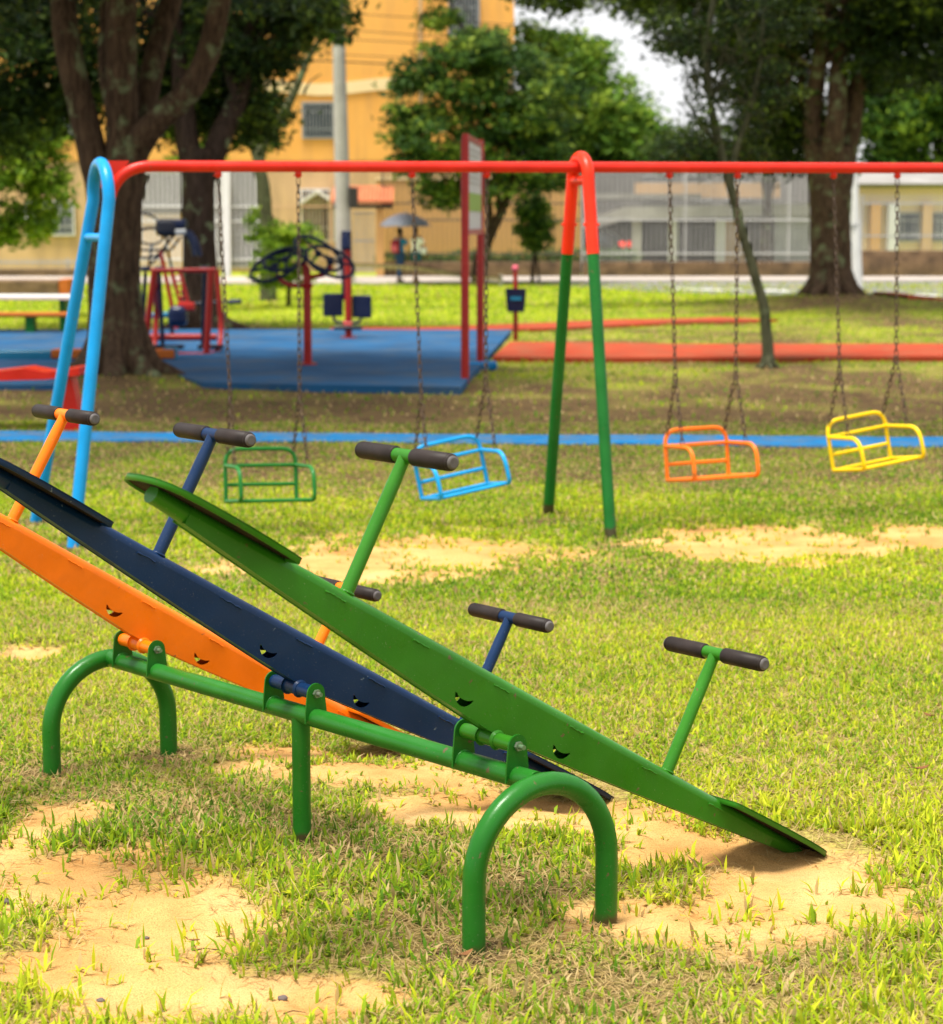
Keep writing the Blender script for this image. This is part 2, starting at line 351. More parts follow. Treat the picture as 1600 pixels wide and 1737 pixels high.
# ground material -----------------------------------------------------------
def ground_mat():
    m, nt, b = newmat('ground_soil'); L = nt.links
    tc = N(nt, 'ShaderNodeTexCoord'); P = tc.outputs['Object']
    def noise(s, d=5, r=.6):
        n = N(nt, 'ShaderNodeTexNoise', Scale=s, Detail=float(d), Roughness=r); L.new(P, n.inputs['Vector']); return n.outputs[0]
    sand = N(nt, 'ShaderNodeAttribute', attribute_name='sand').outputs['Fac']
    dirt = N(nt, 'ShaderNodeAttribute', attribute_name='dirt').outputs['Fac']
    # sand: tan with darker damp clouds and grains
    s1 = ramp(nt, noise(2.5, 6), [(.28, (.38, .19, .058)), (.5, (.54, .315, .11)), (.72, (.62, .40, .17))])
    s2 = ramp(nt, noise(260, 2, .7), [(.30, (.42, .34, .28)), (.44, (.86, .83, .80)), (.7, (1.12, 1.12, 1.12))])
    ms = N(nt, 'ShaderNodeMixRGB', blend_type='MULTIPLY'); ms.inputs[0].default_value = .85; L.new(s1.outputs[0], ms.inputs[1]); L.new(s2.outputs[0], ms.inputs[2])
    # thatch below the grass: dry litter with green
    t1 = ramp(nt, noise(45, 6, .75), [(.32, (.08, .05, .016)), (.45, (.22, .17, .05)), (.57, (.34, .30, .07)), (.70, (.26, .32, .02))])
    # far grass colours
    t2 = ramp(nt, noise(1.3, 7, .65), [(.3, (.20, .23, .014)), (.5, (.27, .33, .018)), (.7, (.35, .39, .03))])
    geo = N(nt, 'ShaderNodeSeparateXYZ'); L.new(P, geo.inputs[0])
    mr = N(nt, 'ShaderNodeMapRange'); mr.inputs['From Min'].default_value = 11; mr.inputs['From Max'].default_value = 40; L.new(geo.outputs['Y'], mr.inputs['Value'])
    mt = N(nt, 'ShaderNodeMixRGB'); L.new(mr.outputs[0], mt.inputs[0]); L.new(t1.outputs[0], mt.inputs[1]); L.new(t2.outputs[0], mt.inputs[2])
    # brown trodden soil
    d1 = ramp(nt, noise(5, 7, .7), [(.3, (.045, .026, .012)), (.5, (.10, .062, .028)), (.7, (.15, .11, .035))])
    md = N(nt, 'ShaderNodeMixRGB'); L.new(dirt, md.inputs[0]); L.new(mt.outputs[0], md.inputs[1]); L.new(d1.outputs[0], md.inputs[2])
    # sand edge broken by noise
    ad = N(nt, 'ShaderNodeMath', operation='ADD'); L.new(sand, ad.inputs[0]); L.new(noise(14, 6, .7), ad.inputs[1])
    mr2 = N(nt, 'ShaderNodeMapRange'); mr2.inputs['From Min'].default_value = .72; mr2.inputs['From Max'].default_value = 1.12; L.new(ad.outputs[0], mr2.inputs['Value'])
    mf = N(nt, 'ShaderNodeMixRGB'); L.new(mr2.outputs[0], mf.inputs[0]); L.new(md.outputs[0], mf.inputs[1]); L.new(ms.outputs[0], mf.inputs[2])
    L.new(mf.outputs[0], b.inputs['Base Color']); b.inputs['Roughness'].default_value = 1.0; b.inputs['Specular IOR Level'].default_value = .1
    bp = N(nt, 'ShaderNodeBump', Strength=.55, Distance=.03); L.new(noise(9, 8, .62), bp.inputs['Height'])
    bp2 = N(nt, 'ShaderNodeBump', Strength=.5, Distance=.004); L.new(noise(180, 3, .6), bp2.inputs['Height']); L.new(bp.outputs[0], bp2.inputs['Normal'])
    L.new(bp2.outputs[0], b.inputs['Normal'])
    return m
M['ground'] = ground_mat()

# ------------------------------------------------------------------ ground shape and cover
def gell(px, py, rx, ry):
    """ground ellipse whose picture is about (px,py) +- (rx,ry)"""
    c = gp(px, py); x = gp(px + rx, py).x - c.x; y = (gp(px, max(py - ry, 420)).y - gp(px, py + ry).y) / 2
    return (c.x, c.y, abs(x), abs(y))
SAND = [gell(*q) for q in [(60, 1400, 110, 60), (150, 1490, 260, 70), (330, 1560, 230, 90), (300, 1660, 320, 60), (540, 1690, 190, 50), (90, 1500, 140, 60),
    (540, 1272, 150, 30), (700, 1310, 170, 38), (900, 1365, 230, 50), (1120, 1420, 230, 50), (1340, 1480, 170, 66), (1180, 1560, 190, 40), (1290, 1530, 160, 50), (1480,1530,120,30),
    (700, 935, 250, 42), (540, 945, 180, 30), (1290, 905, 230, 36), (1540, 900, 120, 24), (1190, 888, 100, 18), (60, 1100, 60, 12)]]
def sandmask(x, y):
    m = np.full(np.shape(x), -2.0)
    wx = x + (fbm(x * 2.2, y * 2.2, 11) - .5) * .5; wy = y + (fbm(x * 2.2, y * 2.2, 23) - .5) * .6
    for cx, cy, rx, ry in SAND:
        d = np.sqrt(((wx - cx) / rx) ** 2 + ((wy - cy) / ry) ** 2); m = np.maximum(m, 1 - d)
    m = m + (fbm(x * 5, y * 5, 5) - .5) * 1.0
    return np.clip(.42 + m * 1.25, 0, 1)
POSTS = [(p.x, p.y, .13) for p in (gp(797, 1615), gp(1035, 1562), gp(88, 1312), gp(287, 1285), gp(505, 1395))] + [(p.x, p.y, .2) for p in (gp(932, 872), gp(1047, 914), gp(60, 885), gp(112, 925))]
DRY = [(gp(*q).x, gp(*q).y, r) for q, r in (((690, 1590), .30), ((330, 1380), .32), ((1000, 1660), .36), ((600, 1430), .26), ((1300, 1640), .25), ((900, 1500), .2), ((140, 1350), .2))]
def dirtmask(x, y):
    a = np.clip((y - 13.4) / 2.5, 0, 1) * np.clip((25.5 - y) / 3, 0, 1) * 1.0
    a = np.maximum(a, np.exp(-(((x - 4.5) / 5) ** 2 + ((y - 33) / 6.5) ** 2) ** 2) * .7)
    for cx, cy, r in ((-3.89, 24.1, 1.6), (7.3, 44.0, 3.8), (-4.4, 35.4, 2.2), (2.5, 21.5, 2.2), (9, 38, 4), (5, 24, 5), (1, 19, 4)):
        a = np.maximum(a, np.exp(-(((x - cx) / r) ** 2 + ((y - cy) / r) ** 2)))
    a = np.maximum(a, .30 * np.exp(-((y - 11.2) / 1.6) ** 2))
    for cx, cy, r in DRY: a = np.maximum(a, .62 * np.exp(-(((x - cx) / r) ** 2 + ((y - cy) / r) ** 2)))
    for cx, cy, r in POSTS: a = np.maximum(a, 1.3 * np.exp(-(((x - cx) / r) ** 2 + ((y - cy) / r) ** 2)))
    a = a + (fbm(x * 1.3, y * 1.0, 41) - .5) * 1.5 * np.clip(a * 3, 0, 1)
    return np.clip(a, 0, 1)
LOWS = [(.93, 6.0, .42, .02), (.32, 6.72, .36, .05), (-.23, 7.40, .36, .075)]
_sr = random.Random(4); STEPS = [(gp(px, py).x, gp(px, py).y, _sr.uniform(0, 3.1), .08) for px, py in ((120, 1480), (210, 1545), (330, 1500), (420, 1590), (90, 1600), (520, 1690), (640, 1330), (760, 1330), (1120, 1400), (1250, 1500), (1400, 1500), (1180, 1545), (300, 1640))]
def gz(x, y):
    z = -.06 * np.exp(-(((x - 1.3) / 2.3) ** 2 + ((y - 12.9) / 1.8) ** 2))
    z = z + (fbm(x * .8, y * .8, 3) - .5) * .05 * np.clip((y - 6) / 4, .25, 1)
    for cx, cy, r, d in LOWS:
        q = ((x - cx) ** 2 + (y - cy) ** 2) / r ** 2; z = z - d * np.exp(-q) + d * .25 * np.exp(-(np.sqrt(q) - 1.5) ** 2 * 3)
    z = z + .10 * np.exp(-(((x + 3.89) / 1.0) ** 2 + ((y - 24.1) / 1.2) ** 2)) + .30 * np.exp(-(((x - 7.6) / 2.3) ** 2 + ((y - 44.6) / 2.6) ** 2))
    c = gell(245, 1682, 55, 22); z = z - .03 * np.exp(-(((x - c[0]) / c[2]) ** 2 + ((y - c[1]) / c[3]) ** 2))
    for cx, cy, a_, r in STEPS:
        dx = (x - cx) * math.cos(a_) + (y - cy) * math.sin(a_); dy = -(x - cx) * math.sin(a_) + (y - cy) * math.cos(a_); q = (dx / r) ** 2 + (dy / (r * .42)) ** 2
        z = z - .012 * np.exp(-q ** 2) + .004 * np.exp(-(np.sqrt(q) - 1.3) ** 2 * 6)
    sm = sandmask(x, y); z = z - sm * .018 + sm * ((fbm(x * 7, y * 7, 77) - .5) * .040 + (fbm(x * 24, y * 24, 78, 3) - .5) * .010)
    return z
def gzs(x, y): return float(gz(np.array([x]), np.array([y]))[0])

def meshnp(name, verts, faces_flat, loop_tot, mat, attrs={}, smooth=True, parent=None, loc=None):
    me = bpy.data.meshes.new(name); nv = len(verts); nl = len(faces_flat); nf = len(loop_tot)
    me.vertices.add(nv); me.vertices.foreach_set('co', np.ascontiguousarray(verts, dtype=np.float32).ravel())
    me.loops.add(nl); me.loops.foreach_set('vertex_index', np.ascontiguousarray(faces_flat, dtype=np.int32))
    me.polygons.add(nf); st = np.concatenate([[0], np.cumsum(loop_tot)[:-1]]).astype(np.int32)
    me.polygons.foreach_set('loop_start', st); me.polygons.foreach_set('loop_total', np.asarray(loop_tot, dtype=np.int32))
    me.update(calc_edges=True); me.polygons.foreach_set('use_smooth', np.full(nf, smooth))
    for k, a in attrs.items():
        at_ = me.attributes.new(k, 'FLOAT', 'POINT'); at_.data.foreach_set('value', np.ascontiguousarray(a, dtype=np.float32))
    me.materials.append(mat); o = bpy.data.objects.new(name, me); col.objects.link(o)
    if parent is not None: o.parent = parent
    if loc is not None: o.location = loc
    return o

nc = 600
yy = np.concatenate([np.arange(-4, 4, .1), np.arange(4, 9, .018), np.arange(9, 16, .045), np.arange(16, 30, .11), 30 * np.exp(np.linspace(0, math.log(19), 190))]); nr = len(yy)
tt = np.linspace(-1, 1, nc); cc = np.sign(tt) * np.abs(tt) ** 1.8 * .75
X = cc[None, :] * (yy[:, None] + 10); Y = np.repeat(yy[:, None], nc, 1)
Yb = np.array([-120., -60, -30, -12, -6]); X = np.concatenate([cc[None, :] * (np.abs(Yb)[:, None] * 1.2 + 8), X]); Y = np.concatenate([np.repeat(Yb[:, None], nc, 1), Y]); nr += 5
Z = gz(X, Y)
gv = np.stack([X, Y, Z], -1).reshape(-1, 3)
i = np.arange(nr - 1)[:, None] * nc + np.arange(nc - 1)[None, :]
gf = np.stack([i, i + 1, i + nc + 1, i + nc], -1).reshape(-1)
g = meshnp('ground', gv, gf, np.full((nr - 1) * (nc - 1), 4), M['ground'], {'sand': sandmask(X, Y).ravel(), 'dirt': dirtmask(X, Y).ravel()})
tag(g, kind='structure')

# polygons of mat and paths (for keeping blades off them)
MAT = [gp(*q) for q in [(-400, 664), (125, 664), (150, 618), (270, 618), (300, 646), (345, 660), (560, 664), (782, 668), (868, 567), (400, 566), (-400, 566)]]
RPA = [gp(*q) for q in [(836, 614), (1000, 616), (1900, 612), (1900, 590), (1200, 591), (866, 587)]]
def ribbon(pts, wd):
    P = spline(pts, 6); a = []; b = []
    for k in range(len(P)):
        t = (P[min(k + 1, len(P) - 1)] - P[max(k - 1, 0)]).normalized(); n = Vector((-t.y, t.x, 0)); a.append(P[k] + n * wd / 2); b.append(P[k] - n * wd / 2)
    return a, b
BLP = [gp(*q) for q in [(-500, 741), (0, 742), (400, 743), (800, 745), (1200, 748), (1600, 751), (2100, 755)]]
RPB = [gp(*q) for q in [(560, 563), (740, 562), (900, 557), (1050, 551), (1180, 547), (1270, 544)]]
def inpoly(x, y, P):
    c = np.zeros(x.shape, bool); n = len(P)
    for k in range(n):
        a, b = P[k], P[(k + 1) % n]
        cond = ((a.y > y) != (b.y > y)) & (x < (b.x - a.x) * (y - a.y) / (b.y - a.y + 1e-12) + a.x); c ^= cond
    return c
_ba, _bb = ribbon(BLP, .72); _ra, _rb = ribbon(RPB, 1.5)
BLpoly = _ba + _bb[::-1]; RBpoly = _ra + _rb[::-1]

def slab(name, P, h, mat, kind='structure', drop=.02, rag=0):
    mb = MB(); zs = [gzs(p.x, p.y) for p in P]; z0 = min(zs) - .05; z1 = max(zs) * 0 + h
    mb.poly([V(p.x, p.y, z0) for p in P], V(0, 0, z1 - z0)); o = mb.build(name, mat); return tag(o, kind=kind)
slab('playground_mat', MAT, .07, M['bluemat'])
slab('red_path', RPA, .065, M['redpath'])
def strip(name, a, b, h, mat):
    mb = MB(); n = len(a); vs = []
    for p, q in zip(a, b):
        vs += [V(p.x, p.y, gzs(p.x, p.y) + h), V(q.x, q.y, gzs(q.x, q.y) + h), V(p.x, p.y, -.15), V(q.x, q.y, -.15)]
    fs = []
    for k in range(n - 1):
        i = k * 4; j = i + 4; fs += [(i, i + 1, j + 1, j), (i, j, j + 2, i + 2), (i + 1, i + 3, j + 3, j + 1)]
    return tag(mb.add(vs, fs).build(name, mat), kind='structure')
strip('blue_path', _ba, _bb, .012, M['bluepath'])
strip('red_curved_path', _ra, _rb, .05, M['redpath'])
_rc, _rd = ribbon([gp(*q) for q in ((1510, 524), (1600, 521), (1900, 514))], .9); strip('red_far_path', _rc, _rd, .06, M['redpath'])
# road and pavement
def sheet(name, P, z, mat):
    mb = MB(); mb.poly([V(p.x, p.y, z - .12) for p in P], V(0, 0, .12)); return tag(mb.build(name, mat), kind='structure')
road = [gp(*q) for q in [(940, 484), (1120, 497), (1290, 501), (1700, 516), (2600, 540)]] + [V(60, 64.5, 0), V(-2.5, 64.5, 0)]
sheet('road', road, .03, M['asph'])
sheet('pavement', [V(-40, 60.6, 0), V(-2.2, 60.6, 0), V(4, 63.2, 0), V(60, 63.2, 0), V(60, 67.5, 0), V(-40, 67.5, 0)], .07, M['pave'])
mk = MB()
for (x0, x1, y) in ((1150, 1235, 490), (1300, 1345, 493), (1240, 1262, 491), (1530, 1700, 500)):
    a = gp(x0, y, .035); b = gp(x1, y + (x1 - x0) * .03, .035); mk.add([a, b, b + V(0, .9, 0), a + V(0, .9, 0)], [(0, 1, 2, 3)])
tag(mk.build('road_markings', M['mark']), kind='structure')
# ------------------------------------------------------------------ grass
rng = np.random.default_rng(5)
def blades(n, y0, y1, ln, wd, spread=.33, keepdirt=.68, clump=True, lean=1.25):
    # sample uniformly over the widening strip
    Y = np.sqrt(rng.uniform(y0 ** 2, y1 ** 2, n)); X = rng.uniform(-1, 1, n) * (Y * spread + .45)
    s = sandmask(X, Y); d = dirtmask(X, Y); p = fbm(X * 3.3, Y * 3.3, 61)
    keep = rng.random(n) < np.clip((1 - s * 1.25) + .40 * np.clip((p - .42) * 5, 0, 1), .03, 1) * (1 - d * keepdirt) * np.clip(.55 + 1.5 * (p - .2), .4, 1)
    keep &= ~inpoly(X, Y, MAT) & ~inpoly(X, Y, RPA) & ~inpoly(X, Y, BLpoly) & ~inpoly(X, Y, RBpoly)
    for cx, cy, r, dd in LOWS: keep &= ((X - cx) ** 2 + (Y - cy) ** 2) > (r * .5) ** 2
    X = X[keep]; Y = Y[keep]; d = d[keep]; s = s[keep]
    if clump:            # three blades to a shoot
        k = 3; X = np.repeat(X, k) + rng.normal(0, .006, len(X) * k); Y = np.repeat(Y, k) + rng.normal(0, .006, len(Y) * k); d = np.repeat(d, k); s = np.repeat(s, k)
    m = len(X); Z = gz(X, Y) - .004
    a = rng.uniform(0, 2 * np.pi, m); L = ln * (rng.beta(1.6, 2.6, m) * 1.5 + .3) * (1 - .35 * d) * (.75 + .5 * fbm(X * 2, Y * 2, 71)); W = wd * rng.uniform(.6, 1.25, m)
    lean_ = lean * rng.uniform(.15, 1.0, m)
    dx = np.cos(a); dy = np.sin(a); px = -dy; py = dx
    base = np.stack([X, Y, Z], -1); side = np.stack([px, py, np.zeros(m)], -1) * W[:, None] / 2
    mid = base + np.stack([dx * L * .5 * np.sin(lean_ * .6), dy * L * .5 * np.sin(lean_ * .6), L * .5 * np.cos(lean_ * .6)], -1)
    tip = mid + np.stack([dx * L * .5 * np.sin(lean_ * 1.3), dy * L * .5 * np.sin(lean_ * 1.3), L * .5 * np.cos(lean_ * 1.3)], -1)
    v = np.stack([base - side * .6, base + side * .6, mid + side, mid - side, tip], 1)
    big = fbm(X * 1.1, Y * 1.1, 91)
    r = np.clip(rng.beta(2.2, 2.6, m) * .75 + (big - .5) * .5 + .08 - .28 * d, 0, .84)
    dry = rng.random(m) < (.10 + .30 * d); r = np.where(dry, rng.uniform(.88, 1, m), r)
    return v, r
def build_grass(name, sets):
    v = np.concatenate([q[0] for q in sets]); r = np.concatenate([q[1] for q in sets]); m = len(v)
    b = np.arange(m)[:, None] * 5
    f = (b + np.array([0, 1, 2, 3, 3, 2, 4])[None, :]).ravel(); lt = np.tile([4, 3], m)
    o = meshnp(name, v.reshape(-1, 3), f, lt, M['grass'], {'rnd': np.repeat(r, 5)}, smooth=True); return o
M['grass'] = leafmat('grass_blades', [(0, (.085, .20, .007)), (.3, (.23, .36, .009)), (.6, (.48, .53, .015)), (.83, (.60, .60, .04)), (.87, (.40, .27, .10)), (1, (.55, .42, .20))], trans=.4, rg=.55)
def straws(n, y0, y1):
    Y = np.sqrt(rng.uniform(y0 ** 2, y1 ** 2, n)); X = rng.uniform(-1, 1, n) * (Y * .27 + .2)
    s = sandmask(X, Y); k = rng.random(n) < (1 - s) ** .7; X = X[k]; Y = Y[k]; m = len(X); Z = gz(X, Y) + rng.uniform(0, .012, m)
    a = rng.uniform(0, 2 * np.pi, m); L = rng.uniform(.02, .07, m); W = rng.uniform(.0012, .003, m)
    d = np.stack([np.cos(a), np.sin(a), rng.normal(0, .25, m)], -1) * L[:, None]; sd_ = np.stack([-np.sin(a), np.cos(a), np.zeros(m)], -1) * W[:, None] / 2
    base = np.stack([X, Y, Z], -1)
    v = np.stack([base - sd_, base + sd_, base + d * .5 + sd_ + [0, 0, .003], base + d * .5 - sd_ + [0, 0, .003], base + d], 1)
    return v, rng.uniform(.86, 1, m)
gr = build_grass('grass', [blades(24000, 4.1, 6.4, .052, .0085), blades(120000, 6.0, 10.5, .034, .0082, lean=1.45), blades(210000, 10, 19, .038, .012, lean=1.4), blades(120000, 19, 46, .06, .022, clump=False), blades(60000, 44, 62, .07, .05, clump=False), straws(150000, 4.1, 10)])
tag(gr, 'short bright green lawn grass with dry blades, thinning over sandy patches', 'grass', kind='stuff')

#@@PART2
# ------------------------------------------------------------------ seesaws
NM = V(.173, 5.2, 0); U = V(-.6184, .7859, 0); W = V(.7859, .6184, 0); UZ = V(0, 0, 1)
def bz(t): return .385 - .0138 * t            # height of the support beam along its length
TR = .0285
def arch(t, name):
    c = NM + U * t; hw = .213; top = bz(t); r = hw; zc = top - r
    P = [c - W * hw + V(0, 0, -.15), c - W * hw + V(0, 0, zc * .5)] + arc(c + V(0, 0, zc), math.pi, 0, r, W, UZ, 20) + [c + W * hw + V(0, 0, zc * .5), c + W * hw + V(0, 0, -.15)]
    return MB().tube(P, TR, 24)
root = thing('seesaw_stand', 'low green tubular steel frame carrying the three seesaws on one long beam', 'seesaw stand', NM + U * 1.08)
arch(0, '').build('arch_leg', M['green'], root)
arch(2.168, '').build('arch_leg', M['green'], root)
MB().rod(NM + U * .02 + V(0, 0, bz(0)), NM + U * 2.15 + V(0, 0, bz(2.16)), TR * .95, 24).build('beam', M['green'], root)
pc = NM + U * 1.06
MB().rod(pc + V(0, 0, -.15), pc + V(0, 0, bz(1.06) - .01), TR * .92, 24).build('post', M['green'], root)
PIV = [(.205, .462, 29.8), (1.092, .442, 30.4), (1.972, .430, 31.5)]
for t, pz, _ in PIV:
    for dt in (-.108, .108):
        c = NM + U * (t + dt); zb = bz(t + dt); h = pz - zb; pts = []
        for k in range(13):
            a = math.pi * k / 12; pts.append(c + W * .029 * math.cos(a) + UZ * (pz + .029 * math.sin(a)))
        pts += [c - W * .035 + UZ * (zb + .02), c - W * .037 + UZ * (zb - .012), c - W * .020 + UZ * (zb + .012), c + W * .020 + UZ * (zb + .012), c + W * .037 + UZ * (zb - .012), c + W * .035 + UZ * (zb + .02)]
        b = MB().poly([p - U * .0025 for p in pts], U * .005).build('bracket', M['green'], root)
        e = -1 if dt < 0 else 1
        # weld fillet
        MB().tube([c + W * .0255 * math.cos(a) + UZ * (zb + .0265 * math.sin(a)) + U * e * -.002 for a in [math.pi * k / 10 for k in range(11)]], .0045, 6).build('weld', M['green'], b)
        mb = MB(); p = c + UZ * pz + U * e * .003
        mb.tube([p, p + U * e * .008], .0125, 6, smooth=False); mb.tube([p, p + U * e * .024], .0062, 10)
        mb.build('bolt', M['bolt'], b)

def seesaw(t, pz, tilt, mat, label, colname):
    P = NM + U * t + UZ * pz; th = R(tilt)
    d = W * math.cos(th) - UZ * math.sin(th); n = W * math.sin(th) + UZ * math.cos(th)
    def L(a, b, c=0): return P + d * a + n * b + U * c            # along, above, across (towards far side +)
    root = thing('seesaw', label, 'seesaw', NM + U * t, 'seesaws side by side on one green frame')
    hw = .028; TB = .142
    A = np.linspace(-1.08, 1.08, 41)
    def bot(a):
        q = min(abs(a) / 1.0, 1.15); return .010 + .080 * q ** 1.15
    def cres(a0):
        # crescent moon hole, horns up, tipped with the board
        out = []
        k = 9
        for i in range(k + 1):
            a = R(188 + 150 * i / k); out.append((a0 + .034 * math.cos(a), .066 + .034 * math.sin(a)))
        for i in range(1, k):
            a = R(338 - 150 * i / k); out.append((a0 + .034 * math.cos(a) * .96 + .003, .066 + .018 * math.sin(a) * 1 + .001))
        # rotate so that it lies level in the world
        ang = R(6); cx, cy = a0, .055
        return [(cx + (x - cx) * math.cos(ang) - (y - cy) * math.sin(ang), cy + (x - cx) * math.sin(ang) + (y - cy) * math.cos(ang)) for x, y in out]
    hol = [cres(-.15), cres(.215)]
    mb = MB()
    outl = [(a, TB - .020) for a in A] + [(a, bot(a)) for a in A[::-1]]
    for s in (-1, 1):
        mb.poly([L(a, b, s * hw) for a, b in outl], U * (-s * .003), [[L(a, b, s * hw) for a, b in h] for h in hol])
    # rounded top and folded bottom
    prof = [(-hw * math.cos(R(q)), -.020 + .024 * math.sin(R(q)) ** .8) for q in range(0, 181, 15)]
    A2 = np.linspace(-1.08, 1.08, 60); vs = []; m = len(prof)
    for a in A2:
        for c, z in prof: vs.append(L(a, TB + z, c))
    mb.add(vs, [(i * m + k, i * m + k + 1, (i + 1) * m + k + 1, (i + 1) * m + k) for i in range(len(A2) - 1) for k in range(m - 1)], True)
    vs = []
    for a in A: vs += [L(a, bot(a) + .002, -hw + .0005), L(a, bot(a) + .002, hw - .0005)]
    mb.add(vs, [(2 * i, 2 * i + 1, 2 * i + 3, 2 * i + 2) for i in range(len(A) - 1)])
    # stitch welds along the top corner
    for a0 in np.arange(-.66, .8, .29):
        l = .05 + random.random() * .03
        q = [L(a0 + l * j / 8 + random.uniform(-.004, .004), TB - .021 - random.uniform(0, .003), -hw - .0005) for j in range(9)]
        mb.tube(q, [random.uniform(.0016, .0034) for _ in q], 6)
    mb.build('board', mat, root)
    for s in (-1, 1):
        # round end under the seat
        mb = MB(); K = 14; vs = []
        for i in range(K + 1):
            q = i / K; a = s * (.70 + (.475 if s < 0 else .52) * q); e = q ** .8
            ry = .0275 - .002 * e; rz = .002 + (TB - bot(a)) / 2 * (1 - q * .2) + .004 * e; cb = TB + .004 - rz
            for k in range(20):
                an = 2 * math.pi * k / 20
                vs.append(L(a, cb + rz * math.sin(an), ry * math.cos(an)))
        fs = [(i * 20 + k, i * 20 + (k + 1) % 20, (i + 1) * 20 + (k + 1) % 20, (i + 1) * 20 + k) for i in range(K) for k in range(20)]
        mb.add(vs, fs, True); mb.add(vs[-20:], [tuple(range(20))]); mb.build('beam_end', mat, root)
        # seat plate: flat shield with a round outer end and a turned rim
        sw = .125; out = []
        out += [(.815, -sw * .60), (.82, -sw * .66), (.83, -sw * .70)] + [(.83 + .26 * k / 6, -sw * (.70 + .30 * math.sin(k / 6 * math.pi / 2))) for k in range(1, 7)]
        out += [(1.09 + .155 * math.sin(R(x)) ** .8, -sw * math.cos(R(x)) ** .55) for x in range(10, 90, 10)]
        out += [(1.248, 0)]
        out = [(x - (.025 if s < 0 else -.018), y) for x, y in out]
        out = out + [(x, -y) for x, y in out[-2::-1]]
        mb = MB(); zt = TB + .009
        mb.poly([L(s * a, zt, c) for a, c in out], -n * .004)
        mid_ = [sum(p[0] for p in out) / len(out), 0]
        inn = [(a + (mid_[0] - a) * .025, c * .965) for a, c in out]
        m = len(out); top = [L(s * a, zt, c) for a, c in out]; lo = [L(s * a, zt - .0155, c) for a, c in out]; lo2 = [L(s * a, zt - .0155, c) for a, c in inn]; up2 = [L(s * a, zt - .0062, c) for a, c in inn]
        mb.add(top + lo + lo2 + up2, [(i, (i + 1) % m, m + (i + 1) % m, m + i) for i in range(m)] + [(m + i, m + (i + 1) % m, 2 * m + (i + 1) % m, 2 * m + i) for i in range(m)] + [(2 * m + i, 2 * m + (i + 1) % m, 3 * m + (i + 1) % m, 3 * m + i) for i in range(m)], True)
        st = mb.build('seat', mat, root)
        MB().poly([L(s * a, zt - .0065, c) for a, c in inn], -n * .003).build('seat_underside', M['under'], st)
        # handlebar
        a0 = -.585 if s < 0 else .622; hh = .362 if s < 0 else .352
        base = L(a0, TB, 0); topc = L(a0 - (.004 if s < 0 else -.002), TB + hh, 0)
        mb = MB().tube([base - n * .01, base + (topc - base) * .8, topc - (topc - base) * .08, topc], [.017, .017, .0155, .0165], 18)
        mb.tube(arc(base + n * .0035, 0, 2 * math.pi, .0175, d, U, 14), .0035, 6)
        mb.build('handle_post', mat, root)
        cb = MB().rod(topc - U * .18, topc + U * .18, .0172, 20).build('handlebar', mat, root)
        for q in (-1, 1):
            gq = topc + U * q * .036; ge = topc + U * q * .186
            MB().tube([gq, gq + U * q * .0015, gq + U * q * .004, ge - U * q * .012, ge - U * q * .011, ge - U * q * .008, ge - U * q * .003, ge], [.0175, .0205, .0215, .0215, .019, .021, .0195, .012], 24).build('grip', M['rubber'], cb)
            MB().tube([ge - U * q * .001, ge + U * q * .0035, ge + U * q * .005], [.0165, .0155, .011], 20).build('grip_cap', M['cap'], cb)
    ax = MB().rod(P - U * .101, P + U * .101, .0195, 20)
    for q in (-1, 1): ax.tube([P + U * q * .029, P + U * q * .036], [.026, .021], 16)
    ax.build('pivot_pipe', mat, root)
    return root
seesaw(*PIV[0], M['green2'], 'bright green seesaw nearest the camera, its right seat resting on sand', 'green')
seesaw(*PIV[1], M['navy'], 'dark navy blue seesaw between the green one and the orange one', 'navy')
seesaw(*PIV[2], M['orange'], 'orange seesaw, farthest back of the three on the green frame', 'orange')

# ------------------------------------------------------------------ swing set
BA = R(13.0); BD = V(math.cos(BA), math.sin(BA), .003).normalized()      # direction of the top bar
B0 = V(-2.06, 12.25, 2.053)                                            # on the bar above the left frame
LD = V(.30, -.954, 0).normalized()                                      # front-leg direction
def bar_at(px):
    # station along the bar (metres from B0) seen at a picture column
    r = ray(px, 285); a = BD.x; b = BD.y; k = r.x / r.y
    return (k * B0.y - B0.x) / (a - k * b)
sw = thing('swing_set', 'long red swing crossbar on a blue left frame and a red and green middle frame', 'swing set', V(-.9, 12.5, 0))
tR = bar_at(985); tE = bar_at(1600) + 1.3
pts = fillet([B0 + BD * .0 + V(0, 0, -.50), B0 + BD * .075 + V(0, 0, 0), B0 + BD * .6, B0 + BD * tE], [.21, .01], 10)
MB().tube(pts, .0315, 20).build('crossbar', M['red'], sw)
MB().poly([B0 + BD * .0 + V(0, 0, .03), B0 + BD * .16 + V(0, 0, .03), B0 + BD * .07 + V(0, 0, -.09), B0 + BD * .0 + V(0, 0, -.12)], LD * .008).build('gusset_plate', M['red'], sw)
def aframe(C, ztop, hf, rtop, zf=0, zb=0, LD=LD):
    """inverted U in the plane of LD: half width hs at the top bend, hf at the ground"""
    zc = ztop - rtop
    def side(s, zg):
        g_ = C + LD * s * hf; return V(g_.x, g_.y, zg - .1)
    top = arc(V(C.x, C.y, zc), 0, math.pi, rtop, LD, UZ, 16)
    f = side(1, zf); b = side(-1, zb)
    full = [f] + top + [b]
    return f, b, top
cL = V(B0.x, B0.y, 0); LF = V(-.325, 0, 0)
f, b, top = aframe(cL, 2.068, .55, .20, LD=V(.375, -.927, 0)); f = f + LF; b = b + LF
MB().tube([f] + top + [b], .035, 20).build('blue_frame', M['cyan'], sw)
def onleg(g_, t_, z): k = (z - g_.z) / (t_.z - g_.z); return g_ + (t_ - g_) * k
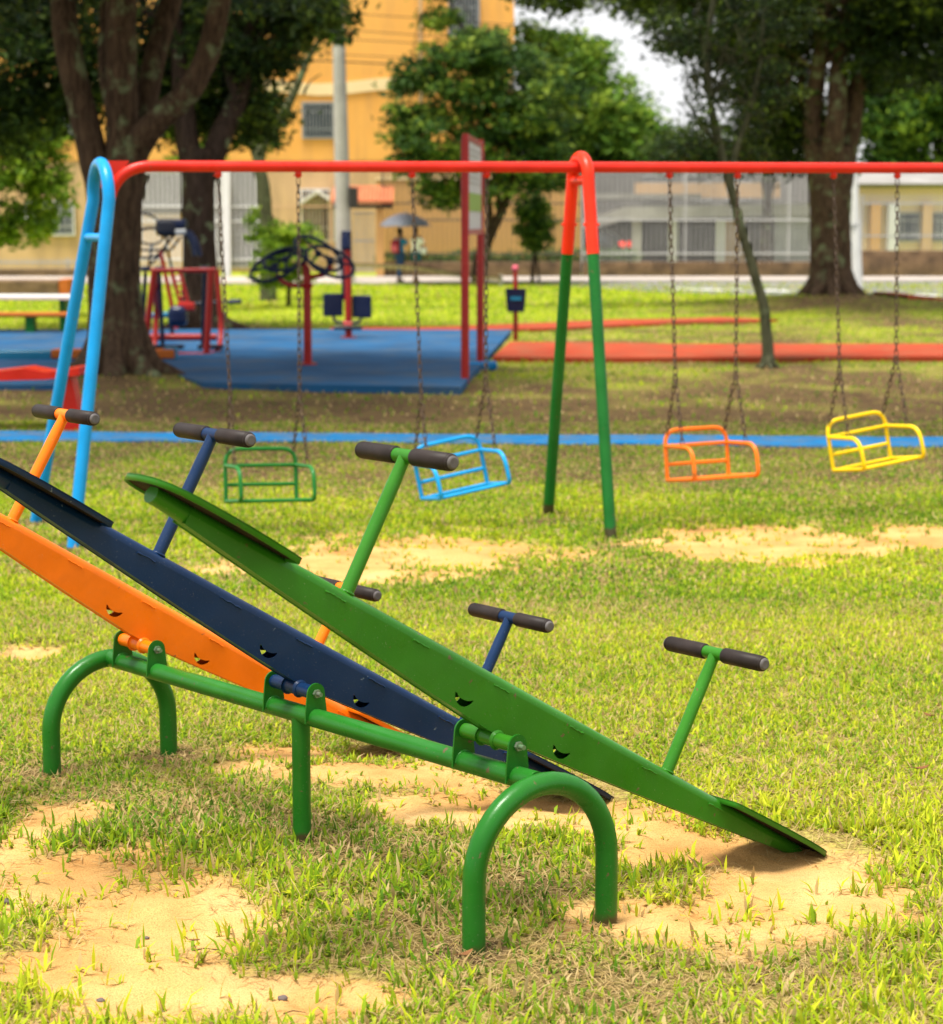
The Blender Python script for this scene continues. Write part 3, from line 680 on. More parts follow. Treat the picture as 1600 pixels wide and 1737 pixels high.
MB().rod(onleg(f, top[0], 1.66) , onleg(b, top[-1], 1.66), .024, 14).build('frame_rung', M['cyan'], sw)
cR = B0 + BD * tR; cR = V(cR.x, cR.y, 0)
f, b, top = aframe(cR, 2.118, .56, .135, zf=-.06, zb=-.06)
zs = 1.56
fm = onleg(f, top[0], zs); bm_ = onleg(b, top[-1], zs)
MB().tube([fm] + top + [bm_], .037, 20).build('red_top', M['redleg'], sw)
MB().rod(f, fm, .0345, 20).build('green_leg', M['swgreen'], sw)
MB().rod(b, bm_, .0345, 20).build('green_leg', M['swgreen'], sw)
MB().rod(onleg(f, top[0], 1.985), onleg(b, top[-1], 1.985), .028, 14).build('frame_rung', M['redleg'], sw)
for g_, t_ in ((f, top[0]), (b, top[-1])):
    p = onleg(g_, t_, 1.73); MB().rod(p - BD * .047, p + BD * .047, .009, 8).build('bolt', M['redleg'], sw)
hooks = [370, 506, 699, 826, 1136, 1252, 1415, 1523]
HP = []
for h in hooks:
    p = B0 + BD * bar_at(h) - UZ * .03; HP.append(p - UZ * .035)
    mb = MB().tube([p + UZ * .008, p - UZ * .012, p - UZ * .028, p - UZ * .034], [.018, .020, .017, .008], 12); mb.rod(p - UZ * .02 - BD * .028, p - UZ * .02 + BD * .022, .004, 6)
    mb.build('hanger', M['red'], sw)

def chain_mb(mb, a, b, pitch=.040):
    a = Vector(a); b = Vector(b); L = (b - a).length; n = max(2, round(L / pitch)); d = (b - a).normalized()
    s1 = d.cross(V(0, 1, .1)).normalized(); s2 = d.cross(s1)
    for i in range(n):
        c = a + (b - a) * ((i + .5) / n); ang = .5 + (i % 2) * math.pi / 2 + random.uniform(-.25, .25)
        sd_ = s1 * math.cos(ang) + s2 * math.sin(ang)
        mb.torus(c, d, sd_, .0105, .0105, .0033, 12, 6, stretch=L / n * .5 - .0055)
    return mb

def swing(i, mat, label, cx, zb, yaw, roll, pitch, fwd=0.0, w=.42):
    """cx: picture column of the back's centre, zb: height of its lower edge"""
    h1, h2 = HP[2 * i], HP[2 * i + 1]
    mid = (h1 + h2) / 2
    rt = thing('swing', label, 'swing', V(mid.x, mid.y, zb), 'four child swings with cage seats')
    ex = (BD * math.cos(yaw) - V(BD.y, -BD.x, 0) * math.sin(yaw)); ex.z = 0; ex.normalize()
    ef = V(ex.y, -ex.x, 0)                    # seat front, towards the camera
    ez = UZ
    m = Matrix.Rotation(roll, 3, ef) @ Matrix.Rotation(-pitch, 3, ex)
    ex = m @ ex; ef = m @ ef; ez = m @ ez
    Y = mid.y + .04 - fwd; r = ray(cx, 800); org = V(r.x / r.y * Y, Y, zb)
    def S(x, y, z): return org + ex * x + ef * y + ez * z
    hw = w / 2; H = .30; tr = .0125
    back = MB().tube(fillet([S(-hw, 0, 0), S(-hw, 0, H), S(hw, 0, H), S(hw, 0, 0)], .09, 8), tr, 12)
    back.build('back_frame', mat, rt)
    MB().rod(S(-hw, 0, .205), S(hw, 0, .205), tr * .9, 10).build('back_bar', mat, rt)
    MB().rod(S(-hw, 0, .095), S(hw, 0, .095), tr * .9, 10).build('back_bar', mat, rt)
    D = .34
    for s in (-1, 1):
        MB().tube(fillet([S(s * hw, 0, .205), S(s * hw * 1.02, D, .185), S(s * hw * 1.02, D * 1.04, 0.0), S(s * hw, D * .8, 0), S(s * hw, 0, 0)], [.09, .09, .01], 8), tr, 12).build('arm_frame', mat, rt)
    MB().rod(S(-hw, D * .86, 0), S(hw, D * .86, 0), tr * .9, 10).build('seat_bar', mat, rt); MB().rod(S(-hw, 0, 0), S(hw, 0, 0), tr * .9, 10).build('seat_bar', mat, rt)
    for s, hk in ((-1, h1), (1, h2)):
        rear = S(s * hw * .93, 0, H - .03); front = S(s * hw * 1.02, D * .66, .20); j = (rear + front) / 2 + V(0, 0, .36) + (hk - (rear + front) / 2) * .02
        mb = MB(); chain_mb(mb, hk, j); chain_mb(mb, j, rear); chain_mb(mb, j, front); mb.build('chain', M['chain'], rt)
    return rt
swing(0, M['seatgreen'], 'green cage swing seat, leftmost, beside the blue frame', 443, .150, R(8), R(-1.5), R(7))
swing(1, M['seatblue'], 'light blue cage swing seat hanging tilted behind the green seesaw handle', 772, .175, R(9), R(9.5), R(7))
swing(2, M['seatorange'], 'orange cage swing seat just right of the red and green frame', 1185, .212, R(10), R(1), R(7))
swing(3, M['seatyellow'], 'yellow cage swing seat tilted, at the right edge of the photo', 1463, .270, R(11), R(7.5), R(7))

#@@PART3
# ------------------------------------------------------------------ trees
def leaf_cloud(blobs, n, size, seed, clump=.22, up=.35, flat=.5):
    """blobs: (centre, (rx,ry,rz), weight); leaves gathered in small sprays spread through the blobs"""
    r = np.random.default_rng(seed); w_ = np.array([b[2] for b in blobs], float); w_ /= w_.sum(); P = []; CL = []
    for (c, rad, _), q in zip(blobs, w_):
        k = max(3, int(n * q / 40)); u = r.normal(size=(k, 3)); u /= np.linalg.norm(u, axis=1)[:, None]
        rr = r.uniform(0, 1, k) ** .38; cen = u * rr[:, None] * np.array(rad) + np.array(c)
        m = r.integers(14, 66, k); idx = np.repeat(np.arange(k), m); CL.append(r.normal(0, .16, k)[idx])
        off = r.normal(size=(len(idx), 3)) * np.array([1, 1, flat]) * clump
        P.append(cen[idx] + off)
    P = np.concatenate(P); m = len(P)
    nrm = r.normal(size=(m, 3)); nrm[:, 2] = np.abs(nrm[:, 2]) + up; nrm /= np.linalg.norm(nrm, axis=1)[:, None]
    a = r.normal(size=(m, 3)); a -= nrm * (a * nrm).sum(1)[:, None]; a /= np.linalg.norm(a, axis=1)[:, None]; b = np.cross(nrm, a)
    s = (size * r.uniform(.6, 1.3, m))[:, None]
    v = np.stack([P - a * s, P + b * s * .42 + nrm * s * .1, P + a * s, P - b * s * .42 + nrm * s * .1], 1)
    return v, np.clip(r.beta(2, 2.5, m) + (fbm(P[:, 0] * .9, P[:, 2] * .9, seed) - .5) * .5 + np.concatenate(CL), 0, 1)
def add_leaves(name, mat, parent, *args, **kw):
    v, r = leaf_cloud(*args, **kw); org = wloc(parent); m = len(v)
    f = np.arange(m * 4); 
    return meshnp(name, (v.reshape(-1, 3) - np.array(org)[None, :]), f, np.full(m, 4), mat, {'rnd': np.repeat(r, 4)}, smooth=False, parent=parent)
def limb(mb, pts, rad, seg=16, noise=.05, n=6):
    P = spline(pts, n); return mb.tube(P, lerpl(rad, n), seg, noise=noise)
def roots(mb, base, r, k=6, ln=.9):
    for i in range(k):
        a = 2 * math.pi * (i + random.uniform(-.2, .2)) / k; l = ln * random.uniform(.6, 1.1)
        d = V(math.cos(a), math.sin(a), 0)
        limb(mb, [base + d * r * .35 + V(0, 0, r * 1.5), base + d * r * .85 + V(0, 0, r * .45), base + d * (r + l * .5) + V(0, 0, .02), base + d * (r + l) + V(0, 0, -.12)], [r * .42, r * .36, r * .2, r * .08], 9, .06, 4)
def twigs(mb, starts, blobs, k, r0, seed):
    rr = random.Random(seed)
    for i in range(k):
        s = Vector(rr.choice(starts)); c, rad, _ = rr.choice(blobs)
        e = V(*[c[j] + rr.uniform(-.7, .7) * rad[j] for j in range(3)]); m = (s + e) / 2 + V(rr.uniform(-.3, .3), rr.uniform(-.3, .3), rr.uniform(0, .5))
        limb(mb, [s, m, e], [r0, r0 * .55, r0 * .15], 6, 0, 4)

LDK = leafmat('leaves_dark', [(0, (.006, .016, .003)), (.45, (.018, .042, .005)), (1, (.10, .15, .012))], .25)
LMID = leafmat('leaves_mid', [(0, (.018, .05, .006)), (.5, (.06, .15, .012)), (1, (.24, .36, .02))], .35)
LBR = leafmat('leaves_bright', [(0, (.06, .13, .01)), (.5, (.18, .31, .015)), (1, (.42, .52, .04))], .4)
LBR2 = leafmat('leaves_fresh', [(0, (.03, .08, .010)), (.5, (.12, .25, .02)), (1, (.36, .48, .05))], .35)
LROUND = leafmat('leaves_round', [(0, (.012, .040, .006)), (.5, (.055, .125, .014)), (1, (.26, .34, .03))], .35)

# big tree at the left
Yb = 24.2
t = thing('big_tree', 'large forked tree with lichen on its limbs, standing left at the blue mat edge', 'tree', gp(203, 648), 'tall shade trees of the park')
mb = MB(); q = lambda x, y, d=0: at(x, y, Yb + d)
limb(mb, [q(203, 672), q(203, 640), q(200, 600), q(195, 520), q(194, 430), q(195, 350), q(200, 290)], [.50, .44, .345, .30, .285, .30, .33], 22, .05)
roots(mb, gp(203, 645), .40, 8, .65)
limb(mb, [q(190, 420), q(178, 350), q(160, 270), q(135, 170), q(112, 60), q(100, -60, .3), q(60, -300, .6), q(0, -560, .5)], [.19, .185, .165, .15, .145, .13, .1, .05], 14)
limb(mb, [q(203, 400), q(207, 300), q(208, 200), q(205, 100), q(207, -20), q(215, -240, .4), q(200, -620, .8)], [.2, .2, .175, .17, .17, .13, .05], 14)
limb(mb, [q(215, 330), q(228, 250, .2), q(247, 180, .3), q(262, 100, .4), q(290, 0, .6), q(330, -180, 1), q(360, -480, 1.4)], [.16, .15, .13, .125, .12, .09, .04], 12)
limb(mb, [q(205, 350), q(225, 260), q(262, 210, -.2), q(315, 160, -.3), q(345, 110, -.3), q(366, 40, -.4), q(385, -60, -.5), q(450, -300, -.8)], [.2, .18, .145, .14, .13, .125, .12, .06], 14)
limb(mb, [q(205, 240), q(180, 120, .8), q(175, -50, 1.4), q(120, -300, 2)], [.1, .085, .07, .03], 10)
cb = [(tuple(q(-60, -230, -.5)), (2.6, 2.8, 1.2), 1), (tuple(q(230, -330, 0)), (2.8, 3.0, 1.3), 1.3), (tuple(q(520, -280, -.5)), (2.2, 2.6, 1.0), 1), (tuple(q(100, -560, 0)), (3, 3, 1.4), 1), (tuple(q(420, -600, 0)), (2.6, 3, 1.2), .8),
      (tuple(q(480, -40, 2.2)), (.55, .8, .45), .12), (tuple(q(30, -40, 1.8)), (1.2, .9, .6), .3), (tuple(q(200, -200, -4)), (2.5, 2.5, .8), .8),
      ((-4.5, 17.5, 7.4), (3.2, 4.2, .9), .55), ((-.5, 17.0, 7.8), (3.2, 4.0, .9), .55), ((3.5, 18.0, 8.0), (3.0, 3.8, .9), .5), ((7.5, 19.5, 8.2), (2.6, 3.6, .9), .35)]  # this row: unseen crown lobes, added to shade the ground behind the swings
twigs(mb, [q(60, -300, .6), q(200, -600, .8), q(360, -480, 1.4), q(450, -300, -.8), q(385, -60, -.5), q(120, -300, 2), q(100, -60, .3)], cb, 60, .035, 3)
mb.build('trunk', M['bark1'], t)
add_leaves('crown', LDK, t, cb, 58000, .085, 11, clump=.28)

# second tree
Y2 = 35.4; q = lambda x, y, d=0: at(x, y, Y2 + d)
t = thing('dark_tree', 'dark tree behind the exercise machines, forked low, with dense dark leaves', 'tree', gp(342, 560), 'tall shade trees of the park')
mb = MB()
limb(mb, [q(342, 580), q(341, 555), q(340, 500), q(338, 420), q(336, 340), q(338, 280), q(345, 250)], [.5, .40, .30, .27, .26, .28, .3], 18)
roots(mb, gp(342, 560), .36, 6, .6)
limb(mb, [q(335, 320), q(318, 240), q(310, 160), q(300, 60), q(270, -100), q(230, -300)], [.2, .19, .16, .13, .1, .04], 12)
limb(mb, [q(350, 300), q(375, 230), q(402, 170, .2), q(415, 110, .2), q(432, 40, .3), q(462, -60, .4), q(520, -260, .4)], [.2, .19, .17, .15, .14, .1, .04], 12)
limb(mb, [q(405, 170), q(385, 110), q(375, 40), q(350, -80)], [.1, .09, .08, .04], 10)
cb = [(tuple(q(40, 60, 0)), (1.5, 1.6, 1.2), 1.2), (tuple(q(120, 140, .6)), (1.0, 1.2, .9), .8), (tuple(q(265, 110, 1)), (1.2, 1.3, 1.2), 1.1), (tuple(q(400, 60, .4)), (1.1, 1.3, 1.0), 1), (tuple(q(520, 10, -.2)), (.7, .8, .55), .42), (tuple(q(405, 205, .8)), (.75, .9, .5), .35),
      (tuple(q(30, -140, 0)), (2, 2, 1.3), .8), (tuple(q(280, -180, 0)), (2.2, 2.2, 1.3), 1), (tuple(q(520, -160, 0)), (1.3, 1.6, .8), .5), (tuple(q(20, 200, .2)), (.9, 1.0, .6), .45), (tuple(q(290, 190, 1.3)), (.8, .8, .6), .35), (tuple(q(450, 120, .6)), (.35, .5, .4), .12)]
twigs(mb, [q(300, 60), q(270, -100), q(230, -300), q(432, 40, .3), q(462, -60, .4), q(350, -80), q(415, 110, .2)], cb, 55, .035, 5)
mb.build('trunk', M['bark2'], t)
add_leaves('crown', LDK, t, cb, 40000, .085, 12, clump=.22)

# bright leafy tree at the left border
Y3 = 40; q = lambda x, y, d=0: at(x, y, Y3 + d)
t = thing('leafy_tree', 'bright green leafy tree reaching in at the left border, leaves hanging low', 'tree', gp(-60, 536))
mb = MB(); limb(mb, [q(-60, 550), q(-62, 450), q(-50, 320), q(-30, 200), q(-20, 60)], [.22, .17, .15, .12, .05], 12)
cb = [(tuple(q(20, 290, 0)), (.95, 1.0, .75), 1), (tuple(q(60, 240, 0)), (.6, .8, .5), .5), (tuple(q(10, 380, 0)), (.85, .8, .38), .5), (tuple(q(85, 330, 0)), (.42, .5, .55), .3), (tuple(q(-80, 250, 0)), (1, 1, 1.2), .8), (tuple(q(330, 230, 3)), (.8, .6, .7), .4), (tuple(q(330, 120, 4)), (.9, .6, .7), .3)]
twigs(mb, [q(-50, 320), q(-30, 200), q(-40, 260)], cb[:5], 30, .03, 6); mb.build('trunk', M['bark2'], t)
add_leaves('crown', LBR, t, cb, 9000, .085, 13, clump=.14)

# slim mossy tree behind the bush, branch over the ochre wall
Y4 = 48; q = lambda x, y, d=0: at(x, y, Y4 + d)
t = thing('slim_tree', 'slim mossy tree behind the bush with a bare branch against the ochre wall', 'tree', gp(455, 510))
mb = MB(); limb(mb, [q(455, 520), q(455, 450), q(452, 380), q(447, 320), q(440, 270), q(452, 235), q(478, 200), q(502, 150), q(520, 105), q(545, 60), q(560, 10)], [.2, .17, .15, .145, .13, .11, .10, .085, .07, .05, .03], 12)
limb(mb, [q(470, 215), q(490, 195), q(512, 188)], [.045, .035, .02], 8); limb(mb, [q(515, 160), q(525, 140), q(545, 125)], [.035, .02, .01], 8); limb(mb, [q(440, 280), q(420, 220), q(405, 150)], [.1, .08, .05], 8)
mb.build('trunk', M['bark3'], t)
cb = [(tuple(q(560, 40)), (.5, .5, .55), 1), (tuple(q(500, 60, .5)), (.5, .5, .55), .8), (tuple(q(455, 180, 1)), (.45, .5, .6), .8), (tuple(q(440, 240, .6)), (.4, .4, .3), .6), (tuple(q(560, -20)), (.6, .6, .5), 1)]
add_leaves('crown', LMID, t, cb, 3800, .09, 14, clump=.12)

# round tree in the middle with the pale tree behind it
def round_tree(name, label, mat, Y, base, trunks, blobs, n, size, seed, bark_='bark2', cl=.3, group=None, tw=20, cr=None):
    q = lambda x, y, d=0: at(x, y, Y + d)
    t = thing(name, label, 'tree', gp(base, HORIZ + CAMH * FOC / Y), group); mb = MB(); st = []
    for pts, rad in trunks:
        P = [q(*p) for p in pts]; limb(mb, P, rad, 12); st.append(P[-1])
    B = [(tuple(q(x, y, d)), r_, w_) for x, y, d, r_, w_ in blobs]
    twigs(mb, st, B, tw, rad[-1] * .8, seed); mb.build('trunk', M[bark_], t)
    add_leaves('crown', mat, t, B, n, size, seed, clump=cl); return t
round_tree('round_tree', 'big round dense tree in the middle, its forked stem right of the red signboard', LROUND, 60, 815,
    [([(812, 478), (816, 440), (828, 405), (850, 360), (870, 310), (880, 250)], [.22, .2, .16, .12, .09, .06]), ([(825, 410), (832, 370), (825, 320), (800, 240)], [.1, .09, .07, .05]), ([(850, 360), (845, 320), (850, 200)], [.08, .07, .05]), ([(850, 250), (815, 130), (790, 60), (765, 5), (755, -30)], [.08, .06, .05, .035, .02])],
    [(760, 210, 0, (1.6, 1.7, 1.9), 1.4), (850, 260, 0, (1.9, 1.8, 1.4), 1.3), (800, 110, 0, (1.5, 1.5, 1.0), .8), (900, 170, 0, (1.4, 1.6, 1.4), 1), (700, 250, 0, (.55, .8, 1.0), .35), (760, 330, 0, (.8, .9, .4), .3), (930, 290, 0, (.8, 1, .7), .4), (690, 130, 0, (.55, .5, .5), .2), (745, 35, 0, (.8, .4, .3), .13), (740, -25, 0, (1.2, .6, .35), .2), (850, 80, 0, (1.1, 1.2, .55), .4)],
    22000, .12, 21, cl=.20, tw=40)
round_tree('pale_tree', 'broad paler green tree behind the round one, its top against the white sky', LBR2, 82, 1000,
    [([(1000, 470), (1000, 400), (1005, 300), (1010, 200)], [.3, .25, .2, .1])],
    [(950, 130, 0, (1.8, 2, 1.5), 1), (1020, 190, 0, (1.8, 2, 1.5), 1), (1060, 260, 0, (1.5, 1.6, 1.1), .7), (980, 250, 0, (2, 2, 1.6), 1), (980, 90, 0, (1.0, 1, .8), .3), (1105, 230, 0, (.7, .8, .8), .25), (920, 70, 0, (1.0, 1, .8), .25)],
    21000, .17, 22, cl=.3)
round_tree('shade_tree', 'wide dark tree right of the pale one, twigs against the sky above the wall', LDK, 72, 1290,
    [([(1300, 475), (1300, 400), (1302, 330), (1290, 260)], [.22, .18, .15, .1]), ([(1302, 350), (1310, 310), (1318, 250)], [.11, .1, .06])],
    [(1190, 250, 0, (1.5, 1.6, .8), .55), (1310, 180, 0, (1.4, 1.6, 1.7), 1), (1150, 260, 0, (.9, 1, .7), .4), (1310, 270, 0, (.9, 1, .6), .35), (1225, 275, 0, (1.0, 1, .35), .3), (1370, 200, 0, (1.2, 1.3, 1.5), .6)],
    13000, .12, 23, cl=.32)
round_tree('green_tree', 'full green tree behind the fence at the right border', LMID, 80, 1580,
    [([(1580, 470), (1580, 380), (1585, 300)], [.3, .25, .2])],
    [(1530, 200, 0, (1.5, 1.6, 1.5), 1), (1600, 160, 0, (2, 2, 1.8), 1), (1520, 270, 0, (.9, 1, .7), .5), (1600, 300, 0, (1.7, 1.6, .6), .8), (1500, 305, 0, (.8, 1, .35), .35), (1480, 150, 0, (.9, .9, 1.4), .5), (1680, 220, 0, (2, 2, 2), .8)], 22000, .17, 24, cl=.28)
round_tree('young_tree', 'small leafy young tree on a thin stem in front of the yellow fence wall', LMID, 62, 905,
    [([(903, 485), (905, 450), (908, 420), (905, 380)], [.06, .055, .05, .03]), ([(915, 482), (912, 450), (908, 425)], [.04, .035, .03])],
    [(905, 355, 0, (.46, .46, .34), 1), (912, 400, 0, (.40, .42, .42), 1), (890, 380, 0, (.3, .3, .4), .5), (925, 380, 0, (.28, .3, .35), .4)], 4200, .085, 25, cl=.09, tw=8)

# leaning young tree right
Y5 = 26.4; q = lambda x, y, d=0: at(x, y, Y5 + d)
t = thing('leaning_tree', 'thin leaning tree rising from behind the red path, between the orange swing chains', 'tree', gp(1303, 622))
mb = MB(); limb(mb, [q(1303, 640), q(1303, 600), q(1300, 560), q(1296, 520), q(1283, 475), q(1270, 430), q(1258, 390), q(1248, 350), q(1238, 310), q(1222, 250), q(1205, 170), q(1200, 80), q(1215, -40), q(1230, -240)], [.13, .075, .068, .062, .06, .058, .055, .055, .055, .05, .045, .04, .035, .02], 12)
limb(mb, [q(1238, 310), q(1250, 250), q(1275, 180), q(1290, 100), q(1300, -20)], [.045, .04, .035, .03, .02], 8); limb(mb, [q(1222, 250), q(1190, 210), q(1160, 160)], [.03, .025, .012], 8)
for x, y, a in ((1303, 625, 0), ): roots(mb, gp(x, y), .085, 5, .12)
cb = [(tuple(q(1205, 160, 0)), (.36, .5, .6), .6), (tuple(q(1290, 150, 0)), (.5, .5, .55), 1), (tuple(q(1180, 70, 0)), (.5, .6, .3), .7), (tuple(q(1300, 40, 0)), (.6, .7, .4), 1), (tuple(q(1170, 250, 0)), (.22, .3, .2), .25), (tuple(q(1280, 250, .3)), (.35, .4, .22), .4), (tuple(q(1220, -80, 0)), (.9, 1, .4), 1.2), (tuple(q(1350, -60, 0)), (.8, .9, .4), 1), (tuple(q(1120, 30, 0)), (.3, .4, .12), .25)]
twigs(mb, [q(1205, 170), q(1200, 80), q(1290, 100), q(1275, 180), q(1215, -40)], cb, 34, .014, 8)
mb.build('trunk', M['bark3'], t)
add_leaves('crown', LDK, t, cb, 7500, .045, 31, clump=.09)

# big tree at the right
Y6 = 44.6; q = lambda x, y, d=0: at(x, y, Y6 + d)
t = thing('big_tree', 'massive forked tree on a mound at the right, beside the white pole', 'tree', gp(1410, 524), 'tall shade trees of the park')
mb = MB()
limb(mb, [q(1410, 545), q(1410, 518), q(1410, 490), q(1409, 440), q(1409, 380), q(1408, 310), q(1408, 250)], [.70, .53, .45, .42, .41, .43, .43], 24, .05)
roots(mb, gp(1410, 522) + V(0, 0, .22), .46, 8, .45)
limb(mb, [q(1395, 330), q(1385, 260), q(1380, 200), q(1388, 120), q(1400, 20), q(1380, -160)], [.26, .24, .2, .17, .15, .08], 14)
limb(mb, [q(1405, 320), q(1412, 250, -.3), q(1420, 180, -.3), q(1425, 100), q(1440, 0), q(1480, -200)], [.22, .22, .2, .18, .15, .07], 14)
limb(mb, [q(1425, 320), q(1440, 240, .2), q(1450, 170, .2), q(1466, 100, .2), q(1480, 0, .2), q(1560, -200)], [.24, .22, .19, .16, .14, .06], 14)
cb = [(tuple(q(1240, 20, 0)), (1.7, 2, 1.1), 1), (tuple(q(1300, 100, 1.2)), (1.1, 1.4, 1.2), 1), (tuple(q(1420, 10, 2.2)), (1.6, 1.4, 1.1), 1.0), (tuple(q(1530, 60, 0)), (1.5, 2, 1.2), 1.2), (tuple(q(1600, 10, 0)), (1.5, 2, 1.3), 1), (tuple(q(1330, 220, .8)), (.8, 1, .9), .5), (tuple(q(1110, -5, 0)), (1.2, 1.4, .30), .45), (tuple(q(960, -12, -.5)), (1.0, 1.1, .35), .3),
      (tuple(q(1250, -200, 0)), (3, 3.5, 1.5), 1.3), (tuple(q(1550, -220, 0)), (3, 3.5, 1.5), 1.3), (tuple(q(1400, -150, -4)), (3.5, 2.5, 1.0), 1.2), (tuple(q(1700, -100, -2)), (3, 3, 1.6), 1)]
twigs(mb, [q(1400, 20), q(1380, -160), q(1440, 0), q(1480, -200), q(1480, 0, .2), q(1560, -200), q(1388, 120)], cb, 90, .05, 9)
mb.build('trunk', M['bark1'], t)
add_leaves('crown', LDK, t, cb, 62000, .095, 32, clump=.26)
# bush
round_tree('bush', 'rounded light green bush on the grass left of the wheel machine', LBR, 44.6, 490,
    [([(490, 525), (490, 500), (488, 470), (480, 430)], [.05, .045, .04, .02]), ([(488, 500), (500, 460), (505, 430)], [.03, .025, .02])],
    [(470, 415, 0, (.5, .5, .45), 1), (440, 395, 0, (.28, .3, .3), .35), (500, 430, 0, (.45, .5, .5), 1), (460, 460, 0, (.4, .4, .3), .5), (520, 400, 0, (.25, .3, .3), .3), (425, 365, 0, (.10, .1, .22), .12), (495, 475, 0, (.4, .4, .18), .3)], 6500, .055, 26, cl=.08, tw=8)

# ------------------------------------------------------------------ buildings
def grid_window(parent, c, w_, h_, depth=.12, bars=8, frame='grey', barm='white', hb=2):
    c = Vector(c); f = MB(); t_ = .05
    for s in (-1, 1):
        f.box(c + V(s * (w_ / 2 + t_ / 2), -.03, 0), (t_, .1, h_ + 2 * t_)); f.box(c + V(0, -.03, s * (h_ / 2 + t_ / 2)), (w_, .096, t_))
    f = f.build('window', M[frame], parent)
    MB().box(c + V(0, -.004, 0), (w_, .02, h_)).build('pane', M['glass'], f)
    b = MB()
    for k in range(bars): b.box(c + V(-w_ / 2 + w_ * (k + .5) / bars, -.10, 0), (.018, .018, h_))
    for k in range(hb): b.box(c + V(0, -.085, -h_ / 2 + h_ * (k + .5) / hb), (w_, .014, .018))
    b.build('bars', M[barm], f)
YB = 76
bl = thing('apartment_building', 'ochre apartment block with a cream band and barred windows', 'building', V(-12, YB, 0))
xL = at(-420, 300, YB).x; xR = at(872, 100, YB).x; zc_ = at(600, 272, YB).z
w1 = (at(540, 204, YB)); w2 = at(787, 28, YB)
MB().box(((xL + xR) / 2, YB + 5, (zc_ + 19) / 2), (xR - xL, 10, 19 - zc_)).build('upper_wall', M['yellowwall'], bl)
MB().box(((xL + xR) / 2, YB + 5.05, zc_ / 2), (xR - xL - .1, 10, zc_)).build('ground_wall', M['creamwall'], bl)
pts = []
for k in range(40):
    x = xL + (xR - xL) * k / 39; z = at(600, 147, YB).z + .10 * math.sin(x * 1.3 - 1.2); pts.append((x, z))
mb = MB(); mb.poly([V(x, YB - .06, z + .2) for x, z in pts] + [V(x, YB - .06, z - .2) for x, z in pts[::-1]], V(0, .058, 0)); mb.build('band', M['creamband'], bl)
for c, ww, wh in ((w1, 1.02, 1.14), (w2, .98, 1.25), (at(300, 204, YB), 1.02, 1.14), (at(120, 204, YB), 1.02, 1.14), (w1 + V(0, 0, 3.7), 1.02, 1.14), (w1 + V(-4.6, 0, 3.7), 1.02, 1.14)):
    grid_window(bl, c, ww, wh, bars=9, barm='grey')
mb = MB(); mb.box((xR - 3.2, YB - .03, 11), (.12, .05, 15)); mb.build('downpipe', M['creamwall'], bl)
grid_window(bl, at(540, 365, YB), 1.1, 1.7, bars=9, barm='white', frame='white')
grid_window(bl, at(85, 370, YB), 1.6, 1.1, bars=9, barm='white', frame='white')
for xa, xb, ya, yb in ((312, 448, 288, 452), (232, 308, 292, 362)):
    a_ = at(xa, ya, YB); b_ = at(xb, yb, YB); MB().box(((a_.x + b_.x) / 2, YB + .01, (a_.z + b_.z) / 2), (b_.x - a_.x, .06, a_.z - b_.z)).build('porch_dark_panel', M['dark'], bl)  # flat dark panels, shade of the porch recess put into their colour
c = at(541, 335, YB); MB().poly([c + V(-.7, -.8, -.2), c + V(0, -.8, .25), c + V(.7, -.8, -.2), c + V(.6, -.8, -.25), c + V(0, -.8, .15), c + V(-.6, -.8, -.25)], V(0, .79, 0)).build('canopy', M['white'], bl)

# yellow boundary building behind the fence (right half of the block)
gb = thing('garden_wall', 'peach garden wall behind the fence, left of the garage house', 'wall', V(1, 71, 0))
x0 = at(640, 400, 71).x; x1 = at(985, 400, 71).x; z1 = at(800, 305, 71).z
MB().box(((x0 + x1) / 2, 71, z1 / 2), (x1 - x0, .25, z1)).build('wall', M['peach'], gb); MB().box(((x0 + x1) / 2, 71, z1 + .04), (x1 - x0 + .1, .35, .08)).build('coping', M['creamband'], gb)
# gate house with tile roof
gh = thing('gate_shelter', 'small clay tiled roof on peach pillars above the street gate', 'shelter', gp(620, 478))
YG = 67.9
a = at(562, 343, YG - .6); b = at(668, 343, YG - .6); rg_z = at(600, 316, YG).z
mb = MB(); n_ = 16; x0, x1 = a.x, b.x
for k in range(n_):                   # half-round tiles down the slope
    xx = x0 + (x1 - x0) * (k + .5) / n_; rr = (x1 - x0) / n_ / 2
    k2 = .25 * (1 - (xx - x0) / (x1 - x0)) 
    P0 = V(xx, YG - .75, a.z); P1 = V(xx * 1 - .0, YG + .3, rg_z)
    mb.tube([P0, (P0 + P1) / 2, P1], [rr, rr * .95, rr * .9], 10)
mb.build('tile_roof', M['tile'], gh)
MB().box(((x0 + x1) / 2, YG - .2, a.z - .12), (x1 - x0 - .1, .9, .12)).build('eaves_beam', M['dark'], gh)
for px in (645, 588):
    c = at(px, 400, YG - .2); MB().rbox((c.x, YG - .2, (a.z - .18) / 2), (.24, .3, a.z - .18), .02).build('pillar', M['peach'], gh)
c0 = at(600, 400, YG - .3).x; c1 = at(636, 400, YG - .3).x; g_ = MB()
for k in range(9): g_.box((c0 + (c1 - c0) * (k + .5) / 9, YG - .3, .12 + .95), (.022, .022, 1.9))
for z in (.3, 1.15, 2.0): g_.box(((c0 + c1) / 2, YG - .3, z), (c1 - c0, .03, .05))
g_.build('gate', M['grey'], gh)

